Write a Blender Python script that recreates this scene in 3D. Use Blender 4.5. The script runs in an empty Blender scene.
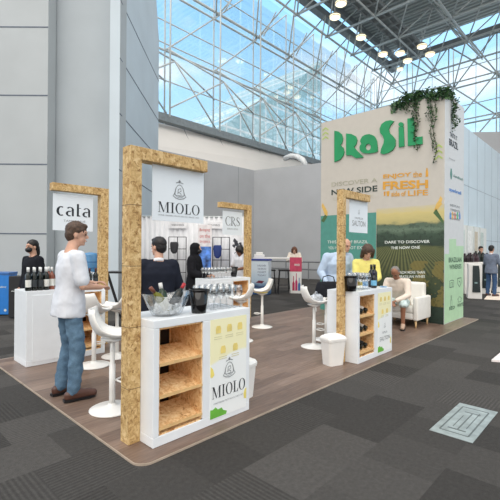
import bpy, math, random
from mathutils import Vector, Matrix, Quaternion
random.seed(7)
R = math.radians
SC = bpy.context.scene
COL = SC.collection
# ------------------------------------------------------------------ camera
F_PX, YAW, PIT, ROL = 395.93, 0.7620, 0.0030, 0.0067
CAM = Vector((-1.4465, -2.4124, 1.5))
CF = Vector((math.cos(YAW)*math.cos(PIT), math.sin(YAW)*math.cos(PIT), math.sin(PIT)))
_r = Vector((math.sin(YAW), -math.cos(YAW), 0)); _u = _r.cross(CF)
CR = _r*math.cos(ROL) + _u*math.sin(ROL)
CU = -_r*math.sin(ROL) + _u*math.cos(ROL)
def ray(x, y): return CF + CR*((x-250)/F_PX) + CU*((250-y)/F_PX)
def at(x, y, ax, v):
    d = ray(x, y); return CAM + d*((v-CAM[ax])/d[ax])
def atd(x, dep, z=0.0):
    p = CAM + ray(x, 250)*dep; return Vector((p.x, p.y, z))
cam = bpy.data.cameras.new('camera'); co = bpy.data.objects.new('camera', cam); COL.objects.link(co)
m3 = Matrix((CR, CU, -CF)).transposed(); co.matrix_world = Matrix.Translation(CAM) @ m3.to_4x4()
cam.sensor_fit = 'HORIZONTAL'; cam.sensor_width = 36; cam.lens = F_PX/500*36
cam.clip_start = .05; cam.clip_end = 500
SC.camera = co
# ------------------------------------------------------------------ materials
def lin(c): return tuple((v/255/12.92 if v/255 <= .04045 else ((v/255+.055)/1.055)**2.4) for v in c)+(1,)
class N:
    def __init__(s, name):
        s.m = bpy.data.materials.new(name); s.m.use_nodes = True; s.t = s.m.node_tree
        s.b = s.t.nodes['Principled BSDF']; s.out = s.t.nodes['Material Output']
    def n(s, typ, **kw):
        nd = s.t.nodes.new(typ)
        for k, v in kw.items():
            if k.startswith('i_'): nd.inputs[k[2:].replace('_', ' ')].default_value = v
            else: setattr(nd, k, v)
        return nd
    def l(s, a, b): s.t.links.new(a, b)
    def coord(s, sc=(1, 1, 1), loc=(0, 0, 0), rot=(0, 0, 0)):
        c = s.n('ShaderNodeTexCoord'); mp = s.n('ShaderNodeMapping')
        mp.inputs['Scale'].default_value = sc; mp.inputs['Location'].default_value = loc; mp.inputs['Rotation'].default_value = rot
        s.l(c.outputs['Object'], mp.inputs[0]); return mp.outputs[0]
    def ramp(s, fac, stops, interp='LINEAR'):
        r = s.n('ShaderNodeValToRGB'); r.color_ramp.interpolation = interp
        e = r.color_ramp.elements
        while len(e) < len(stops): e.new(.5)
        for q, (p, c) in zip(e, stops): q.position = p; q.color = lin(c)
        s.l(fac, r.inputs[0]); return r.outputs[0]
    def math(s, op, a, b=None, c=None):
        nd = s.n('ShaderNodeMath', operation=op)
        for i, v in enumerate((a, b, c)):
            if v is None: continue
            if isinstance(v, (int, float)): nd.inputs[i].default_value = v
            else: s.l(v, nd.inputs[i])
        return nd.outputs[0]
    def mix(s, f, a, b, typ='MIX'):
        nd = s.n('ShaderNodeMix', data_type='RGBA', blend_type=typ)
        for i, v in ((0, f), (6, a), (7, b)):
            if isinstance(v, (int, float)): nd.inputs[i].default_value = v
            elif isinstance(v, tuple): nd.inputs[i].default_value = v
            else: s.l(v, nd.inputs[i])
        return nd.outputs[2]
    def bump(s, h, strength=.3, dist=.01):
        b = s.n('ShaderNodeBump'); b.inputs['Strength'].default_value = strength; b.inputs['Distance'].default_value = dist
        s.l(h, b.inputs['Height']); s.l(b.outputs[0], s.b.inputs['Normal'])
    def noise(s, co, scale=5, detail=3, rough=.5):
        n = s.n('ShaderNodeTexNoise'); s.l(co, n.inputs['Vector'])
        n.inputs['Scale'].default_value = scale; n.inputs['Detail'].default_value = detail; n.inputs['Roughness'].default_value = rough
        return n.outputs[0]
MATS = {}
def plain(name, c, rough=.5, metal=0, var=.06, vscale=8, bump=0, spec=.5):
    if name in MATS: return MATS[name]
    k = N(name); co_ = k.coord()
    f = k.noise(co_, vscale, 3)
    c2 = tuple(max(0, v*(1-var)) for v in c); c3 = tuple(min(255, v*(1+var)) for v in c)
    k.l(k.ramp(f, [(.3, c2), (.7, c3)]), k.b.inputs['Base Color'])
    k.b.inputs['Roughness'].default_value = rough; k.b.inputs['Metallic'].default_value = metal
    k.b.inputs['Specular IOR Level'].default_value = spec
    if bump: k.bump(k.noise(co_, vscale*12, 2), bump)
    MATS[name] = k.m; return k.m
def glassy(name, tint=(1, 1, 1), op=.12, rough=.03):
    k = N(name)
    tr = k.n('ShaderNodeBsdfTransparent'); tr.inputs[0].default_value = tint+(1,)
    gl = k.n('ShaderNodeBsdfGlossy'); gl.inputs['Roughness'].default_value = rough
    lw = k.n('ShaderNodeLayerWeight'); lw.inputs[0].default_value = .35
    f = k.math('MULTIPLY_ADD', lw.outputs['Facing'], .55, op)
    mx = k.n('ShaderNodeMixShader'); k.l(f, mx.inputs[0]); k.l(tr.outputs[0], mx.inputs[1]); k.l(gl.outputs[0], mx.inputs[2])
    k.l(mx.outputs[0], k.out.inputs[0]); MATS[name] = k.m; return k.m
def make_osb(name, base=0):
    k = N(name); a = k.coord((1, 1, 1), rot=(.3, .2, .4))
    dn = k.n('ShaderNodeTexNoise'); dn.inputs['Scale'].default_value = 14; dn.inputs['Detail'].default_value = 3; k.l(a, dn.inputs['Vector'])
    av = k.mix(.10, a, dn.outputs[1]); cols = []
    for sc, st in ((58, (1, 1, .30)), (46, (1, .32, 1)), (70, (.4, 1, .9))):
        v = k.n('ShaderNodeTexVoronoi'); v.inputs['Scale'].default_value = sc; mp = k.n('ShaderNodeMapping'); mp.inputs['Scale'].default_value = st
        k.l(av, mp.inputs[0]); k.l(mp.outputs[0], v.inputs['Vector']); sep = k.n('ShaderNodeSeparateColor'); k.l(v.outputs['Color'], sep.inputs[0]); cols.append(sep.outputs[0])
    n2 = k.noise(a, 90, 4, .75)
    f = k.math('MULTIPLY_ADD', cols[0], .36, k.math('MULTIPLY_ADD', cols[1], .26, k.math('MULTIPLY_ADD', cols[2], .18, k.math('MULTIPLY', n2, .3))))
    if base == 0: st = [(.2, (126, 92, 50)), (.36, (176, 138, 86)), (.58, (206, 172, 116)), (.85, (228, 200, 150))]
    else: st = [(.2, (176, 122, 70)), (.36, (218, 168, 112)), (.58, (238, 196, 142)), (.85, (248, 218, 168))]
    k.l(k.ramp(f, st), k.b.inputs['Base Color']); k.b.inputs['Roughness'].default_value = .75
    k.bump(f, .3, .005); return k.m
OSB = make_osb('osb_board'); OSBL = make_osb('osb_shelf_board', 1)
def make_carpet():
    k = N('carpet_tiles'); a = k.coord()
    sp = k.n('ShaderNodeSeparateXYZ'); k.l(a, sp.inputs[0])
    sx, sy = k.math('MULTIPLY', sp.outputs[0], 2.0), k.math('MULTIPLY', sp.outputs[1], 2.0)
    fy = k.math('FLOOR', sy); off = k.math('MULTIPLY', k.math('MODULO', k.math('ABSOLUTE', fy), 2.0), .5)
    fx = k.math('FLOOR', k.math('ADD', sx, off))
    cb = k.n('ShaderNodeCombineXYZ'); k.l(fx, cb.inputs[0]); k.l(fy, cb.inputs[1])
    wn = k.n('ShaderNodeTexWhiteNoise', noise_dimensions='3D'); k.l(cb.outputs[0], wn.inputs[0])
    w = wn.outputs[0]
    # stripes inside a tile, half of the tiles run the other way
    dirn = k.math('GREATER_THAN', k.math('FRACT', k.math('MULTIPLY', w, 7.3)), .5)
    s1 = k.math('SINE', k.math('MULTIPLY', sp.outputs[0], 190)); s2 = k.math('SINE', k.math('MULTIPLY', sp.outputs[1], 190))
    st = k.math('ADD', k.math('MULTIPLY', s1, dirn), k.math('MULTIPLY', s2, k.math('SUBTRACT', 1, dirn)))
    strong = k.math('MULTIPLY', k.math('GREATER_THAN', k.math('FRACT', k.math('MULTIPLY', w, 13.7)), .72), .06)
    n1 = k.noise(a, 260, 2, .8); n2 = k.noise(a, 30, 3, .7)
    f = k.math('MULTIPLY_ADD', w, .2, k.math('MULTIPLY_ADD', n1, .5, k.math('MULTIPLY', n2, .25)))
    f = k.math('ADD', f, k.math('MULTIPLY', st, strong))
    k.l(k.ramp(f, [(.2, (42, 41, 40)), (.5, (73, 71, 69)), (.85, (110, 107, 104))]), k.b.inputs['Base Color'])
    k.b.inputs['Roughness'].default_value = .95; k.b.inputs['Specular IOR Level'].default_value = .15
    k.bump(n1, .4, .004); return k.m
def make_planks():
    k = N('laminate_planks'); a = k.coord(rot=(0, 0, R(0)))
    br = k.n('ShaderNodeTexBrick'); br.offset = .37; k.l(a, br.inputs['Vector'])
    for nm, v in (('Scale', 1), ('Brick Width', 1.2), ('Row Height', .16), ('Mortar Size', .0015), ('Mortar Smooth', .1)): br.inputs[nm].default_value = v
    br.inputs['Color1'].default_value = (0, 0, 0, 1); br.inputs['Color2'].default_value = (1, 1, 1, 1); br.inputs['Mortar'].default_value = (0, 0, 0, 1)
    g = k.coord((1.2, 14, 1)); gn = k.noise(g, 3, 6, .65)
    f = k.math('MULTIPLY_ADD', br.outputs[0], .28, k.math('MULTIPLY', gn, .75))
    c = k.ramp(f, [(.2, (80, 64, 54)), (.5, (122, 101, 88)), (.85, (158, 136, 120))])
    k.l(c, k.b.inputs['Base Color']); k.b.inputs['Roughness'].default_value = .42
    k.bump(f, .1, .002); return k.m
WHITE = plain('white_laminate', (236, 240, 244), .35, var=.01)
WARMW = plain('white_plastic', (240, 238, 234), .3, var=.01)
PANEL = plain('pale_grey_wall_panel', (178, 184, 187), .7, var=.02, vscale=1)
PANELB = plain('light_grey_wall_panel', (176, 184, 189), .7, var=.02, vscale=1)
PANELG = plain('grey_wall_panel', (180, 182, 185), .75, var=.02, vscale=1)
PANELW = plain('white_wall_panel', (206, 222, 232), .5, var=.02, vscale=1)
BULK = plain('cream_bulkhead', (216, 212, 207), .7, var=.01, vscale=1)
SEAM = plain('panel_seam', (96, 106, 120), .8)
STEEL = plain('painted_steel_tube', (206, 212, 212), .4, var=.02)
STEELD = plain('grey_steel', (196, 202, 202), .45, var=.03)
DARK = plain('black_plastic', (24, 24, 27), .35)
BLK = plain('black_gloss', (12, 11, 13), .1)
SIGNW = plain('sign_white', (234, 241, 247), .5, var=.005)
INK = plain('dark_ink', (28, 34, 44), .6)
GREYINK = plain('grey_ink', (138, 142, 146), .6)
WINK = plain('white_ink', (226, 232, 226), .6)
CREAM = plain('cream_print', (200, 194, 184), .65, var=.01)
GREEN = plain('brazil_green', (30, 148, 92), .6, var=.05, vscale=3)
ORANGE = plain('amber_ink', (218, 160, 62), .6)
TEAL = plain('teal_print', (82, 148, 136), .6, var=.03)
MINT = plain('mint_print', (184, 220, 180), .6, var=.02)
SIDEW = plain('pale_print', (214, 217, 219), .6, var=.01)
LIME = plain('lime_ink', (176, 196, 112), .6)
CGLASS = glassy('clear_glass', (.97, .98, .985), .10)
ACRYL = glassy('clear_acrylic', (.96, .97, .975), .08, .05)
WGLASS = glassy('window_glass', (.975, .99, .995), .02)
SKIN = plain('skin', (206, 160, 136), .5); SKINT = plain('tan_skin', (150, 104, 80), .5); SKIND = plain('brown_skin', (128, 86, 66), .5)
HAIRB = plain('brown_hair', (74, 56, 44), .6, var=.25, vscale=60); HAIRK = plain('black_hair', (22, 19, 19), .5, var=.3, vscale=60)
HAIRG = plain('grey_hair', (120, 116, 112), .6, var=.25, vscale=60); HAIRR = plain('auburn_hair', (96, 62, 44), .6, var=.3, vscale=60)
# ------------------------------------------------------------------ mesh builder
class MB:
    def __init__(s): s.v = []; s.f = []
    def add(s, vs, fs):
        o = len(s.v); s.v += [Vector(p) for p in vs]; s.f += [tuple(i+o for i in f) for f in fs]; return s
    def box(s, x0, x1, y0, y1, z0, z1, M=None):
        vs = [Vector((x, y, z)) for x in (x0, x1) for y in (y0, y1) for z in (z0, z1)]
        if M: vs = [M @ p for p in vs]
        return s.add(vs, [(0, 1, 3, 2), (4, 6, 7, 5), (0, 4, 5, 1), (2, 3, 7, 6), (0, 2, 6, 4), (1, 5, 7, 3)])
    def rings(s, rs, cap=True, closed=False):
        n = len(rs[0]); vs = [p for r in rs for p in r]; fs = []
        m = len(rs)
        for i in range(m-1 if not closed else m):
            a, b = i*n, ((i+1) % m)*n
            for j in range(n): k = (j+1) % n; fs.append((a+j, a+k, b+k, b+j))
        if cap and not closed: fs.append(tuple(range(n))[::-1]); fs.append(tuple((m-1)*n+j for j in range(n)))
        return s.add(vs, fs)
    def tube(s, pts, r, n=8, cap=True, closed=False):
        pts = [Vector(p) for p in pts]; rs = []; m = len(pts)
        if not isinstance(r, (list, tuple)): r = [r]*m
        d0 = (pts[1]-pts[0]).normalized(); up = Vector((0, 0, 1)) if abs(d0.z) < .9 else Vector((1, 0, 0))
        u = d0.cross(up).normalized(); prev = d0
        for i, p in enumerate(pts):
            a = pts[i-1] if i or closed else p; b = pts[(i+1) % m] if i < m-1 or closed else p
            d = (b-a).normalized(); q = prev.rotation_difference(d); u = q @ u; u = (u-d*u.dot(d)).normalized(); prev = d
            w = d.cross(u)
            rs.append([p+(u*math.cos(t)+w*math.sin(t))*r[i] for t in [2*math.pi*j/n for j in range(n)]])
        return s.rings(rs, cap, closed)
    def lathe(s, prof, n=20, c=(0, 0, 0), M=None, cap=True):
        c = Vector(c); rs = [[c+Vector((r*math.cos(2*math.pi*j/n), r*math.sin(2*math.pi*j/n), z)) for j in range(n)] for r, z in prof]
        if M: rs = [[M @ p for p in q] for q in rs]
        return s.rings(rs, cap)
    def prism(s, pts, o, u, v, t):        # polygon in (u,v) at o, thickness t along u x v
        o, u, v = Vector(o), Vector(u), Vector(v); w = u.cross(v).normalized()*t; n = len(pts)
        a = [o+u*p[0]+v*p[1] for p in pts]; b = [p+w for p in a]
        return s.add(a+b, [tuple(range(n))[::-1], tuple(range(n, 2*n))]+[(i, (i+1) % n, (i+1) % n+n, i+n) for i in range(n)])
    def ell(s, c, r, M=None, n=14):
        c = Vector(c); rs = []
        for i in range(1, n//2+3):
            t = math.pi*i/(n//2+3); rs.append([Vector((r[0]*math.sin(t)*math.cos(a), r[1]*math.sin(t)*math.sin(a), r[2]*math.cos(t))) for a in [2*math.pi*j/n for j in range(n)]])
        rs = [[c+(M @ p if M else p) for p in q] for q in rs]
        return s.rings(rs)
    def build(s, name, mat, parent=None, smooth=False, bevel=0, mods=None):
        me = bpy.data.meshes.new(name); me.from_pydata([tuple(p) for p in s.v], [], s.f); me.validate()
        import bmesh
        bm = bmesh.new(); bm.from_mesh(me); bmesh.ops.recalc_face_normals(bm, faces=bm.faces); bm.to_mesh(me); bm.free()
        me.materials.append(mat)
        o = bpy.data.objects.new(name, me); COL.objects.link(o)
        if parent: o.parent = parent
        if smooth:
            for p in me.polygons: p.use_smooth = True
        if bevel:
            b = o.modifiers.new('bevel', 'BEVEL'); b.width = bevel; b.segments = 2; b.limit_method = 'ANGLE'
        return o
def tag(o, label=None, cat=None, group=None, kind=None):
    if label: o['label'] = label
    if cat: o['category'] = cat
    if group: o['group'] = group
    if kind: o['kind'] = kind
    return o
def thing(name, loc, rz=0, label=None, cat=None, group=None, kind=None):
    o = bpy.data.objects.new(name, None); COL.objects.link(o); o.location = loc; o.rotation_euler = (0, 0, rz)
    o.empty_display_size = .1
    return tag(o, label, cat, group, kind)
def dup(root, loc, rz=None, label=None, group=None, parent=None):
    c = root.copy(); COL.objects.link(c)
    if parent is None: c.location = loc
    if rz is not None: c.rotation_euler = (0, 0, rz)
    if label: c['label'] = label
    if group: c['group'] = group
    def rec(a, b):
        for ch in list(a.children):
            d = ch.copy(); COL.objects.link(d); d.parent = b; rec(ch, d)
    rec(root, c); return c
# flat writing -------------------------------------------------------
def text_mesh(txt, bold=0.0):
    cu = bpy.data.curves.new('t', 'FONT'); cu.body = txt; cu.size = 1; cu.offset = bold; cu.resolution_u = 3
    ob = bpy.data.objects.new('t', cu); COL.objects.link(ob); bpy.context.view_layer.update()
    me = bpy.data.meshes.new_from_object(ob.evaluated_get(bpy.context.evaluated_depsgraph_get()))
    bpy.data.objects.remove(ob); bpy.data.curves.remove(cu)
    return [v.co.copy() for v in me.vertices], [tuple(p.vertices) for p in me.polygons]
def write(name, txt, o, u, v, w, h, mat, parent, bold=0.0, lift=.002):
    """text filling the box o + [0,w]*u + [0,h]*v, raised a hair off the surface"""
    vs, fs = text_mesh(txt, bold)
    x0 = min(p.x for p in vs); x1 = max(p.x for p in vs); y0 = min(p.y for p in vs); y1 = max(p.y for p in vs)
    o, u, v = Vector(o), Vector(u).normalized(), Vector(v).normalized(); n = u.cross(v)
    b = MB(); b.add([o+u*((p.x-x0)/(x1-x0)*w)+v*((p.y-y0)/(y1-y0)*h)+n*lift for p in vs], fs)
    return b.build(name, mat, parent)
def stroke(pts, ws):
    """variable width ribbon polygon quads in 2D"""
    L, Rr = [], []
    for i, p in enumerate(pts):
        a = pts[max(0, i-1)]; c = pts[min(len(pts)-1, i+1)]
        dx, dy = c[0]-a[0], c[1]-a[1]; l = math.hypot(dx, dy) or 1; nx, ny = -dy/l, dx/l
        w = ws[i]/2 if isinstance(ws, (list, tuple)) else ws/2
        L.append((p[0]+nx*w, p[1]+ny*w)); Rr.append((p[0]-nx*w, p[1]-ny*w))
    return [[L[i], L[i+1], Rr[i+1], Rr[i]] for i in range(len(pts)-1)]
def rect(x0, x1, y0, y1): return [[(x0, y0), (x1, y0), (x1, y1), (x0, y1)]]
def ring(cx, cy, ro, ri, a0=0, a1=360, n=28):
    q = []
    for i in range(n):
        t, s_ = R(a0+(a1-a0)*i/n), R(a0+(a1-a0)*(i+1)/n)
        q.append([(cx+ro[0]*math.cos(t), cy+ro[1]*math.sin(t)), (cx+ro[0]*math.cos(s_), cy+ro[1]*math.sin(s_)),
                  (cx+ri[0]*math.cos(s_), cy+ri[1]*math.sin(s_)), (cx+ri[0]*math.cos(t), cy+ri[1]*math.sin(t))])
    return q
def glyph(c):
    if c == 'I': return rect(.12, .27, 0, 1)+rect(0, .4, 0, .035)+rect(0, .4, .965, 1), .4
    if c == 'L': return rect(.12, .27, 0, 1)+rect(0, .4, .965, 1)+rect(0, .62, 0, .04)+[[(.62, 0), (.66, .28), (.63, .28), (.5, 0)]], .66
    if c == 'M': return (rect(.1, .14, 0, 1)+rect(0, .24, 0, .035)+rect(0, .2, .965, 1)+[[(.08, 1), (.24, 1), (.58, .08), (.5, 0)]]
                         + [[(.5, 0), (.54, .06), (.88, 1), (.84, 1)]]+rect(.84, .99, 0, 1)+rect(.74, 1.09, 0, .035)+rect(.84, 1.09, .965, 1)), 1.09
    if c == 'O': return ring(.42, .5, (.42, .52), (.27, .49)), .84
    if c == 'C': return ring(.42, .5, (.42, .52), (.32, .485), 48, 312)+rect(.68, .71, .72, 1.0)+rect(.68, .71, 0, .26), .78
    if c == 'R': return rect(.1, .21, 0, 1)+rect(0, .32, 0, .03)+rect(0, .3, .97, 1)+ring(.28, .75, (.3, .25), (.2, .22), -90, 90, 14)+stroke([(.28, .5), (.5, .2), (.68, .0), (.8, .0)], [.06, .1, .1, .03]), .8
    if c == 'S': return stroke([(.5, .78), (.44, .92), (.3, .985), (.14, .92), (.09, .76), (.17, .62), (.32, .5), (.46, .38), (.53, .24), (.46, .08), (.28, .015), (.1, .08), (.04, .24)],
                               [.03, .035, .04, .07, .09, .11, .12, .11, .09, .06, .04, .035, .03]), .6
    if c == 'c': return ring(.36, .36, (.36, .38), (.16, .3), 60, 300), .64
    if c == 'a': return rect(.5, .66, 0, .58)+ring(.36, .5, (.3, .24), (.14, .18), 0, 150, 12)+ring(.3, .2, (.28, .22), (.1, .14), 60, 300, 16)+stroke([(.36, .38), (.52, .44)], .05), .72
    if c == 't': return rect(.12, .29, 0, 1.02)+rect(.29, .46, .66, .7)+stroke([(.29, .08), (.4, .02)], .08), .5
def serif(name, txt, o, u, v, w, h, mat, parent, gap=.1, lift=.002):
    x = 0; q = []
    for c in txt:
        g, adv = glyph(c); q += [[(px+x, py) for px, py in poly] for poly in g]; x += adv+gap
    tot = x-gap; o, u, v = Vector(o), Vector(u).normalized(), Vector(v).normalized(); n = u.cross(v)
    ys = [p[1] for poly in q for p in poly]; y0, y1 = min(ys), max(ys)
    b = MB()
    for poly in q: b.add([o+u*(p[0]/tot*w)+v*((p[1]-y0)/(y1-y0)*h)+n*lift for p in poly], [tuple(range(len(poly)))])
    return b.build(name, mat, parent)
def crest(name, o, u, v, s, mat, parent, lift=.002):
    """the engraved shield with a crown"""
    o, u, v = Vector(o), Vector(u).normalized(), Vector(v).normalized(); n = u.cross(v)
    q = ring(0, .5, (.3, .4), (.26, .36), 30, 150, 12)+stroke([(-.26, .7), (-.38, .3), (-.5, .16), (-.3, .04), (0, -.02), (.3, .04), (.5, .16), (.38, .3), (.26, .7)], .05)
    q += stroke([(-.3, .62), (-.34, .25), (-.2, .12), (0, .08), (.2, .12), (.34, .25), (.3, .62)], .03)
    q += stroke([(-.13, .3), (-.1, .6), (.08, .66), (.12, .5), (-.08, .4), (.1, .34), (.14, .2), (-.1, .2)], .05)
    q += stroke([(-.28, .98), (-.1, 1.03), (.1, 1.03), (.28, .98)], .05)+rect(-.03, .03, 1.0, 1.2)+rect(-.1, .1, 1.09, 1.13)
    q += stroke([(-.42, .3), (-.3, .22), (0, .17), (.3, .22), (.42, .3)], .035)
    b = MB()
    for poly in q: b.add([o+u*(p[0]*s)+v*(p[1]*s)+n*lift for p in poly], [tuple(range(len(poly)))])
    return b.build(name, mat, parent)
X, Y, Z = Vector((1, 0, 0)), Vector((0, 1, 0)), Vector((0, 0, 1))
# ================================================================== THE HALL
b = MB(); b.box(-14, 60, -24, 40, -.1, 0)
tag(b.build('floor', make_carpet()), kind='structure')
# stand platform: thin laminate deck with rounded corner
def rrect(x0, x1, y0, y1, r):
    q = []
    for cx, cy, a in ((x0+r, y0+r, 180), (x1-r*.2, y0+r*.2, 270), (x1-r*.2, y1-r*.2, 0), (x0+r*.2, y1-r*.2, 90)):
        rr = r if a == 180 else r*.2
        for i in range(7): t = R(a+15*i); q.append((cx+rr*math.cos(t), cy+rr*math.sin(t)))
    return q
b = MB(); b.prism(rrect(.008, 8.5, .008, 3.72, .1), (0, 0, .001), X, Y, .0155)
fp = tag(b.build('floor_platform', make_planks()), kind='structure')
b = MB(); b.prism(rrect(0, 8.52, 0, 3.74, .11), (0, 0, 0), X, Y, .0145)
tag(b.build('trim_1', plain('beige_edge_trim', (176, 160, 144), .5)), kind='structure')
# ---- left wall of big panels, facing the stand, at 45 degrees to the booths
E45 = Vector((math.cos(R(45.3)), math.sin(R(45.3)), 0)); L45 = Vector((-E45.y, E45.x, 0))
def vwall(name, p, q, z0, z1, th, mat, kind='structure'):
    """vertical slab between plan points p and q, thickness away from the camera"""
    p, q = Vector(p).to_2d(), Vector(q).to_2d(); d = (q-p).normalized(); n = Vector((-d.y, d.x))
    if (Vector((CAM.x, CAM.y))-p).dot(n) > 0: n = -n
    b = MB(); o = Vector((p.x, p.y, z0))
    c = [p, q, q+n*th, p+n*th]
    b.add([(a.x, a.y, z0) for a in c]+[(a.x, a.y, z1) for a in c], [(0, 1, 2, 3), (4, 5, 6, 7), (0, 1, 5, 4), (1, 2, 6, 5), (2, 3, 7, 6), (3, 0, 4, 7)])
    return tag(b.build(name, mat), kind=kind)
def seams(name, parent, p, q, zs, xs=(), w=.03, z0=0, z1=9, mat=None):
    p, q = Vector(p).to_2d(), Vector(q).to_2d(); d = (q-p).normalized(); n = Vector((-d.y, d.x))
    if (Vector((CAM.x, CAM.y))-p).dot(n) < 0: n = -n
    b = MB(); L = (q-p).length
    M = Matrix(((d.x, n.x, 0, p.x), (d.y, n.y, 0, p.y), (0, 0, 1, 0), (0, 0, 0, 1)))
    for z in zs: b.box(0, L, -.005, .006, z-w/2, z+w/2, M)
    for x in xs: b.box(x-w/2, x+w/2, -.005, .006, z0, z1, M)
    return b.build(name, mat or SEAM, parent)
def pl(x, dep): p = atd(x, dep); return (p.x, p.y)
D0 = 10.0
wl = vwall('wall_left', pl(-60, D0), pl(46.5, D0), 0, 14, .4, PANEL)
zz = [CAM.z+(254.5-y)/F_PX*D0 for y in (238.5, 169, 100, 31.5, -38)]
seams('panel_seam', wl, pl(-60, D0), pl(46.5, D0), zz)
w2 = vwall('wall_recess', pl(44, D0+.45), pl(113, D0+.45), 0, 14, .3, PANELB)
w3 = vwall('wall_pier', pl(109.5, D0-.1), pl(118.5, D0-.1), 0, 14, .5, PANEL)
# the long panel wall that runs away beside the glazing: plane through E45
p0 = Vector(pl(118.5, D0-.1)); lat0 = (p0-CAM.to_2d()).dot(CR.to_2d().normalized())
dep1 = 10*1.0
v0 = p0; # walk along E45 until it projects to x = 158
def px_of(p): d = Vector(p)-CAM; z = d.dot(CF); return 250+F_PX*d.dot(CR)/z, 250-F_PX*d.dot(CU)/z
t = 0
while px_of((v0.x+E45.x*t, v0.y+E45.y*t, 2))[0] < 157.5: t += .02
v1 = (v0.x+E45.x*t, v0.y+E45.y*t)
def zat(x, y, plan):      # height of the pixel above a plan point
    d = ray(x, y); k = (Vector((plan[0], plan[1], 0))-CAM).dot(CF); return CAM.z+k*d.z/1.0
za, zb = zat(158, 41, v1), 14
ps = Vector((v0.x, v0.y)); pe = Vector(v1)
b = MB(); nn = Vector((-E45.y, E45.x))*.25
tt = t*.72; pm = ps+E45.to_2d()*tt
poly = [(ps, 0), (pe, 0), (pe, za), (pm, za+3.2), (pm, 14), (ps, 14)]
b.add([(p.x, p.y, z) for p, z in poly]+[(p.x+nn.x, p.y+nn.y, z) for p, z in poly], [tuple(range(6)), tuple(range(6, 12))]+[(i, (i+1) % 6, (i+1) % 6+6, i+6) for i in range(6)])
w4 = tag(b.build('wall_side_panels', plain('pale_blue_grey_panel', (198, 210, 218), .7, var=.02, vscale=1)), kind='structure')
seams('panel_seam', w4, v0, v1, [zat(158, y, v1) for y in (81, 120.5, 158, 196)])
# ---- far grey walls, cream bulkhead
H = 6.3
C1 = (15.69, 13.65)
wf = vwall('wall_back', (6, 13.75), C1, 0, H, .3, PANELG)
wr = vwall('wall_right', C1, (18.2, 3.2), 0, H, .3, PANELG)
seams('panel_seam', wf, (6, 13.75), C1, [], [3.2, 5.9, 8.4], .02, 0, H, plain('soft_seam', (140, 145, 150), .8))
b = MB(); b.add([(6, 13.9, H), (30, 13.9, H), (30, 15.0, 8.25), (6, 15.6, 8.25), (6, 14.2, H), (30, 14.2, H), (30, 15.3, 8.25), (6, 15.9, 8.25)],
                [(0, 1, 2, 3), (4, 5, 6, 7), (0, 1, 5, 4), (3, 2, 6, 7), (0, 3, 7, 4), (1, 2, 6, 5)])
wb = tag(b.build('wall_bulkhead', BULK), kind='structure')
b = MB()
for x in (9.2, 11.6, 14.2, 17.6, 21): b.tube([(x, 13.9-.01, H), (x+.25, 15.0+.28*(1-(x-6)/24)*2-.02, 8.25)], .018, 4)
b.build('panel_seam', plain('soft_seam', (140, 145, 150)), wb)
# guard rail along the grey wall
b = MB()
for z in (.55, .95): b.tube([(15.55, 12.6, z), (16.7, 4.4, z)], .05, 6)
for i in range(7): k = i/6; b.tube([(15.55+1.15*k, 12.6-8.2*k, 0), (15.55+1.15*k, 12.6-8.2*k, .98)], .035, 6)
tag(b.build('guard_rail', plain('rail_grey', (128, 131, 134), .5)), 'grey tubular guard rail standing along the tall grey wall', 'railing')
# ---- pale tall panels on the right and the grey block behind
wp = vwall('wall_pale_panels', (13.2, 2.2), (22.4, 2.2), 0, 6.42, .25, PANELW)
zl = at(484, 193, 1, 2.2).z
seams('panel_seam', wp, (13.2, 2.2), (22.4, 2.2), [zl, zl-2.1], [i*1.22+.4 for i in range(8)], .02, 0, 6.42, plain('pale_seam', (150, 164, 176)))
vwall('wall_grey_block', (22.6, 3.75), (27.5, -2.2), 0, 8.1, .4, PANELG)
# ---- glazing 1, plane Y = 15.2: glass, mullions, tube truss
def bars(name, segs, r, mat, parent=None, n=6):
    b = MB()
    for s_ in segs: b.tube([s_[0], s_[1]], .8*(s_[2] if len(s_) > 2 else r), n)
    return b.build(name, mat, parent, smooth=True)
GY = 15.3
win = tag(MB().box(6, 34, GY, GY+.03, 8.2, 18.6).build('window_1', WGLASS), kind='structure')
xs = [7.1+3.4*i for i in range(9)]; zs = [9.0, 12.07, 15.2, 18.3]
seg = []
for x in xs: seg += [((x, GY, 8.2), (x, GY, 18.4), .055), ((x-.28, GY-.9, 8.3), (x-.28, GY-.9, 18.3), .06)]
for z in (10.5, 13.62, 16.7): seg.append(((6, GY, z), (34, GY, z), .045))
bars('mullion', seg, .05, STEEL, win)
seg = []
for z in (12.07, 15.2): seg += [((6, GY, z), (34, GY, z), .075), ((6, GY-.25, z+.22), (34, GY-.25, z+.22), .045)]
seg.append(((6, GY-.25, 15.45), (34, GY-.25, 15.45), .1))
bars('transom', seg, .07, STEELD, win)
seg = []
nd = lambda i, z, dy=.9: (7.1+3.4*i, GY-dy, z)
for i in range(8):
    seg += [(nd(i, 12.07, .0), nd(i+1, 15.2, .3)), (nd(i, 8.9, .6), nd(i+1, 11.2)), (nd(i, 12.1, .2), nd(i+1, 11.2)), (nd(i, 11.2), nd(i+1, 10.4, .1)),
            (nd(i, 11.2), nd(i+1, 8.7, .2)), (nd(i, 15.2, .2), nd(i+.5, 18.2, 2.2)), (nd(i+1, 15.2, .2), nd(i+.5, 18.2, 2.2)), (nd(i, 15.2, .0), nd(i+1, 18.4, 0)), (nd(i, 15.2), nd(i+.25, 17, 1.2), .05)]
bars('trim_2', [s_ for s_ in seg], .06, STEEL); tag(bpy.data.objects['trim_2'], kind='structure')
tag(MB().box(6, 34, GY-.35, GY+.1, 8.22, 8.62).build('trim_6', plain('sill_grey', (132, 140, 144), .6)), kind='structure')
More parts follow.
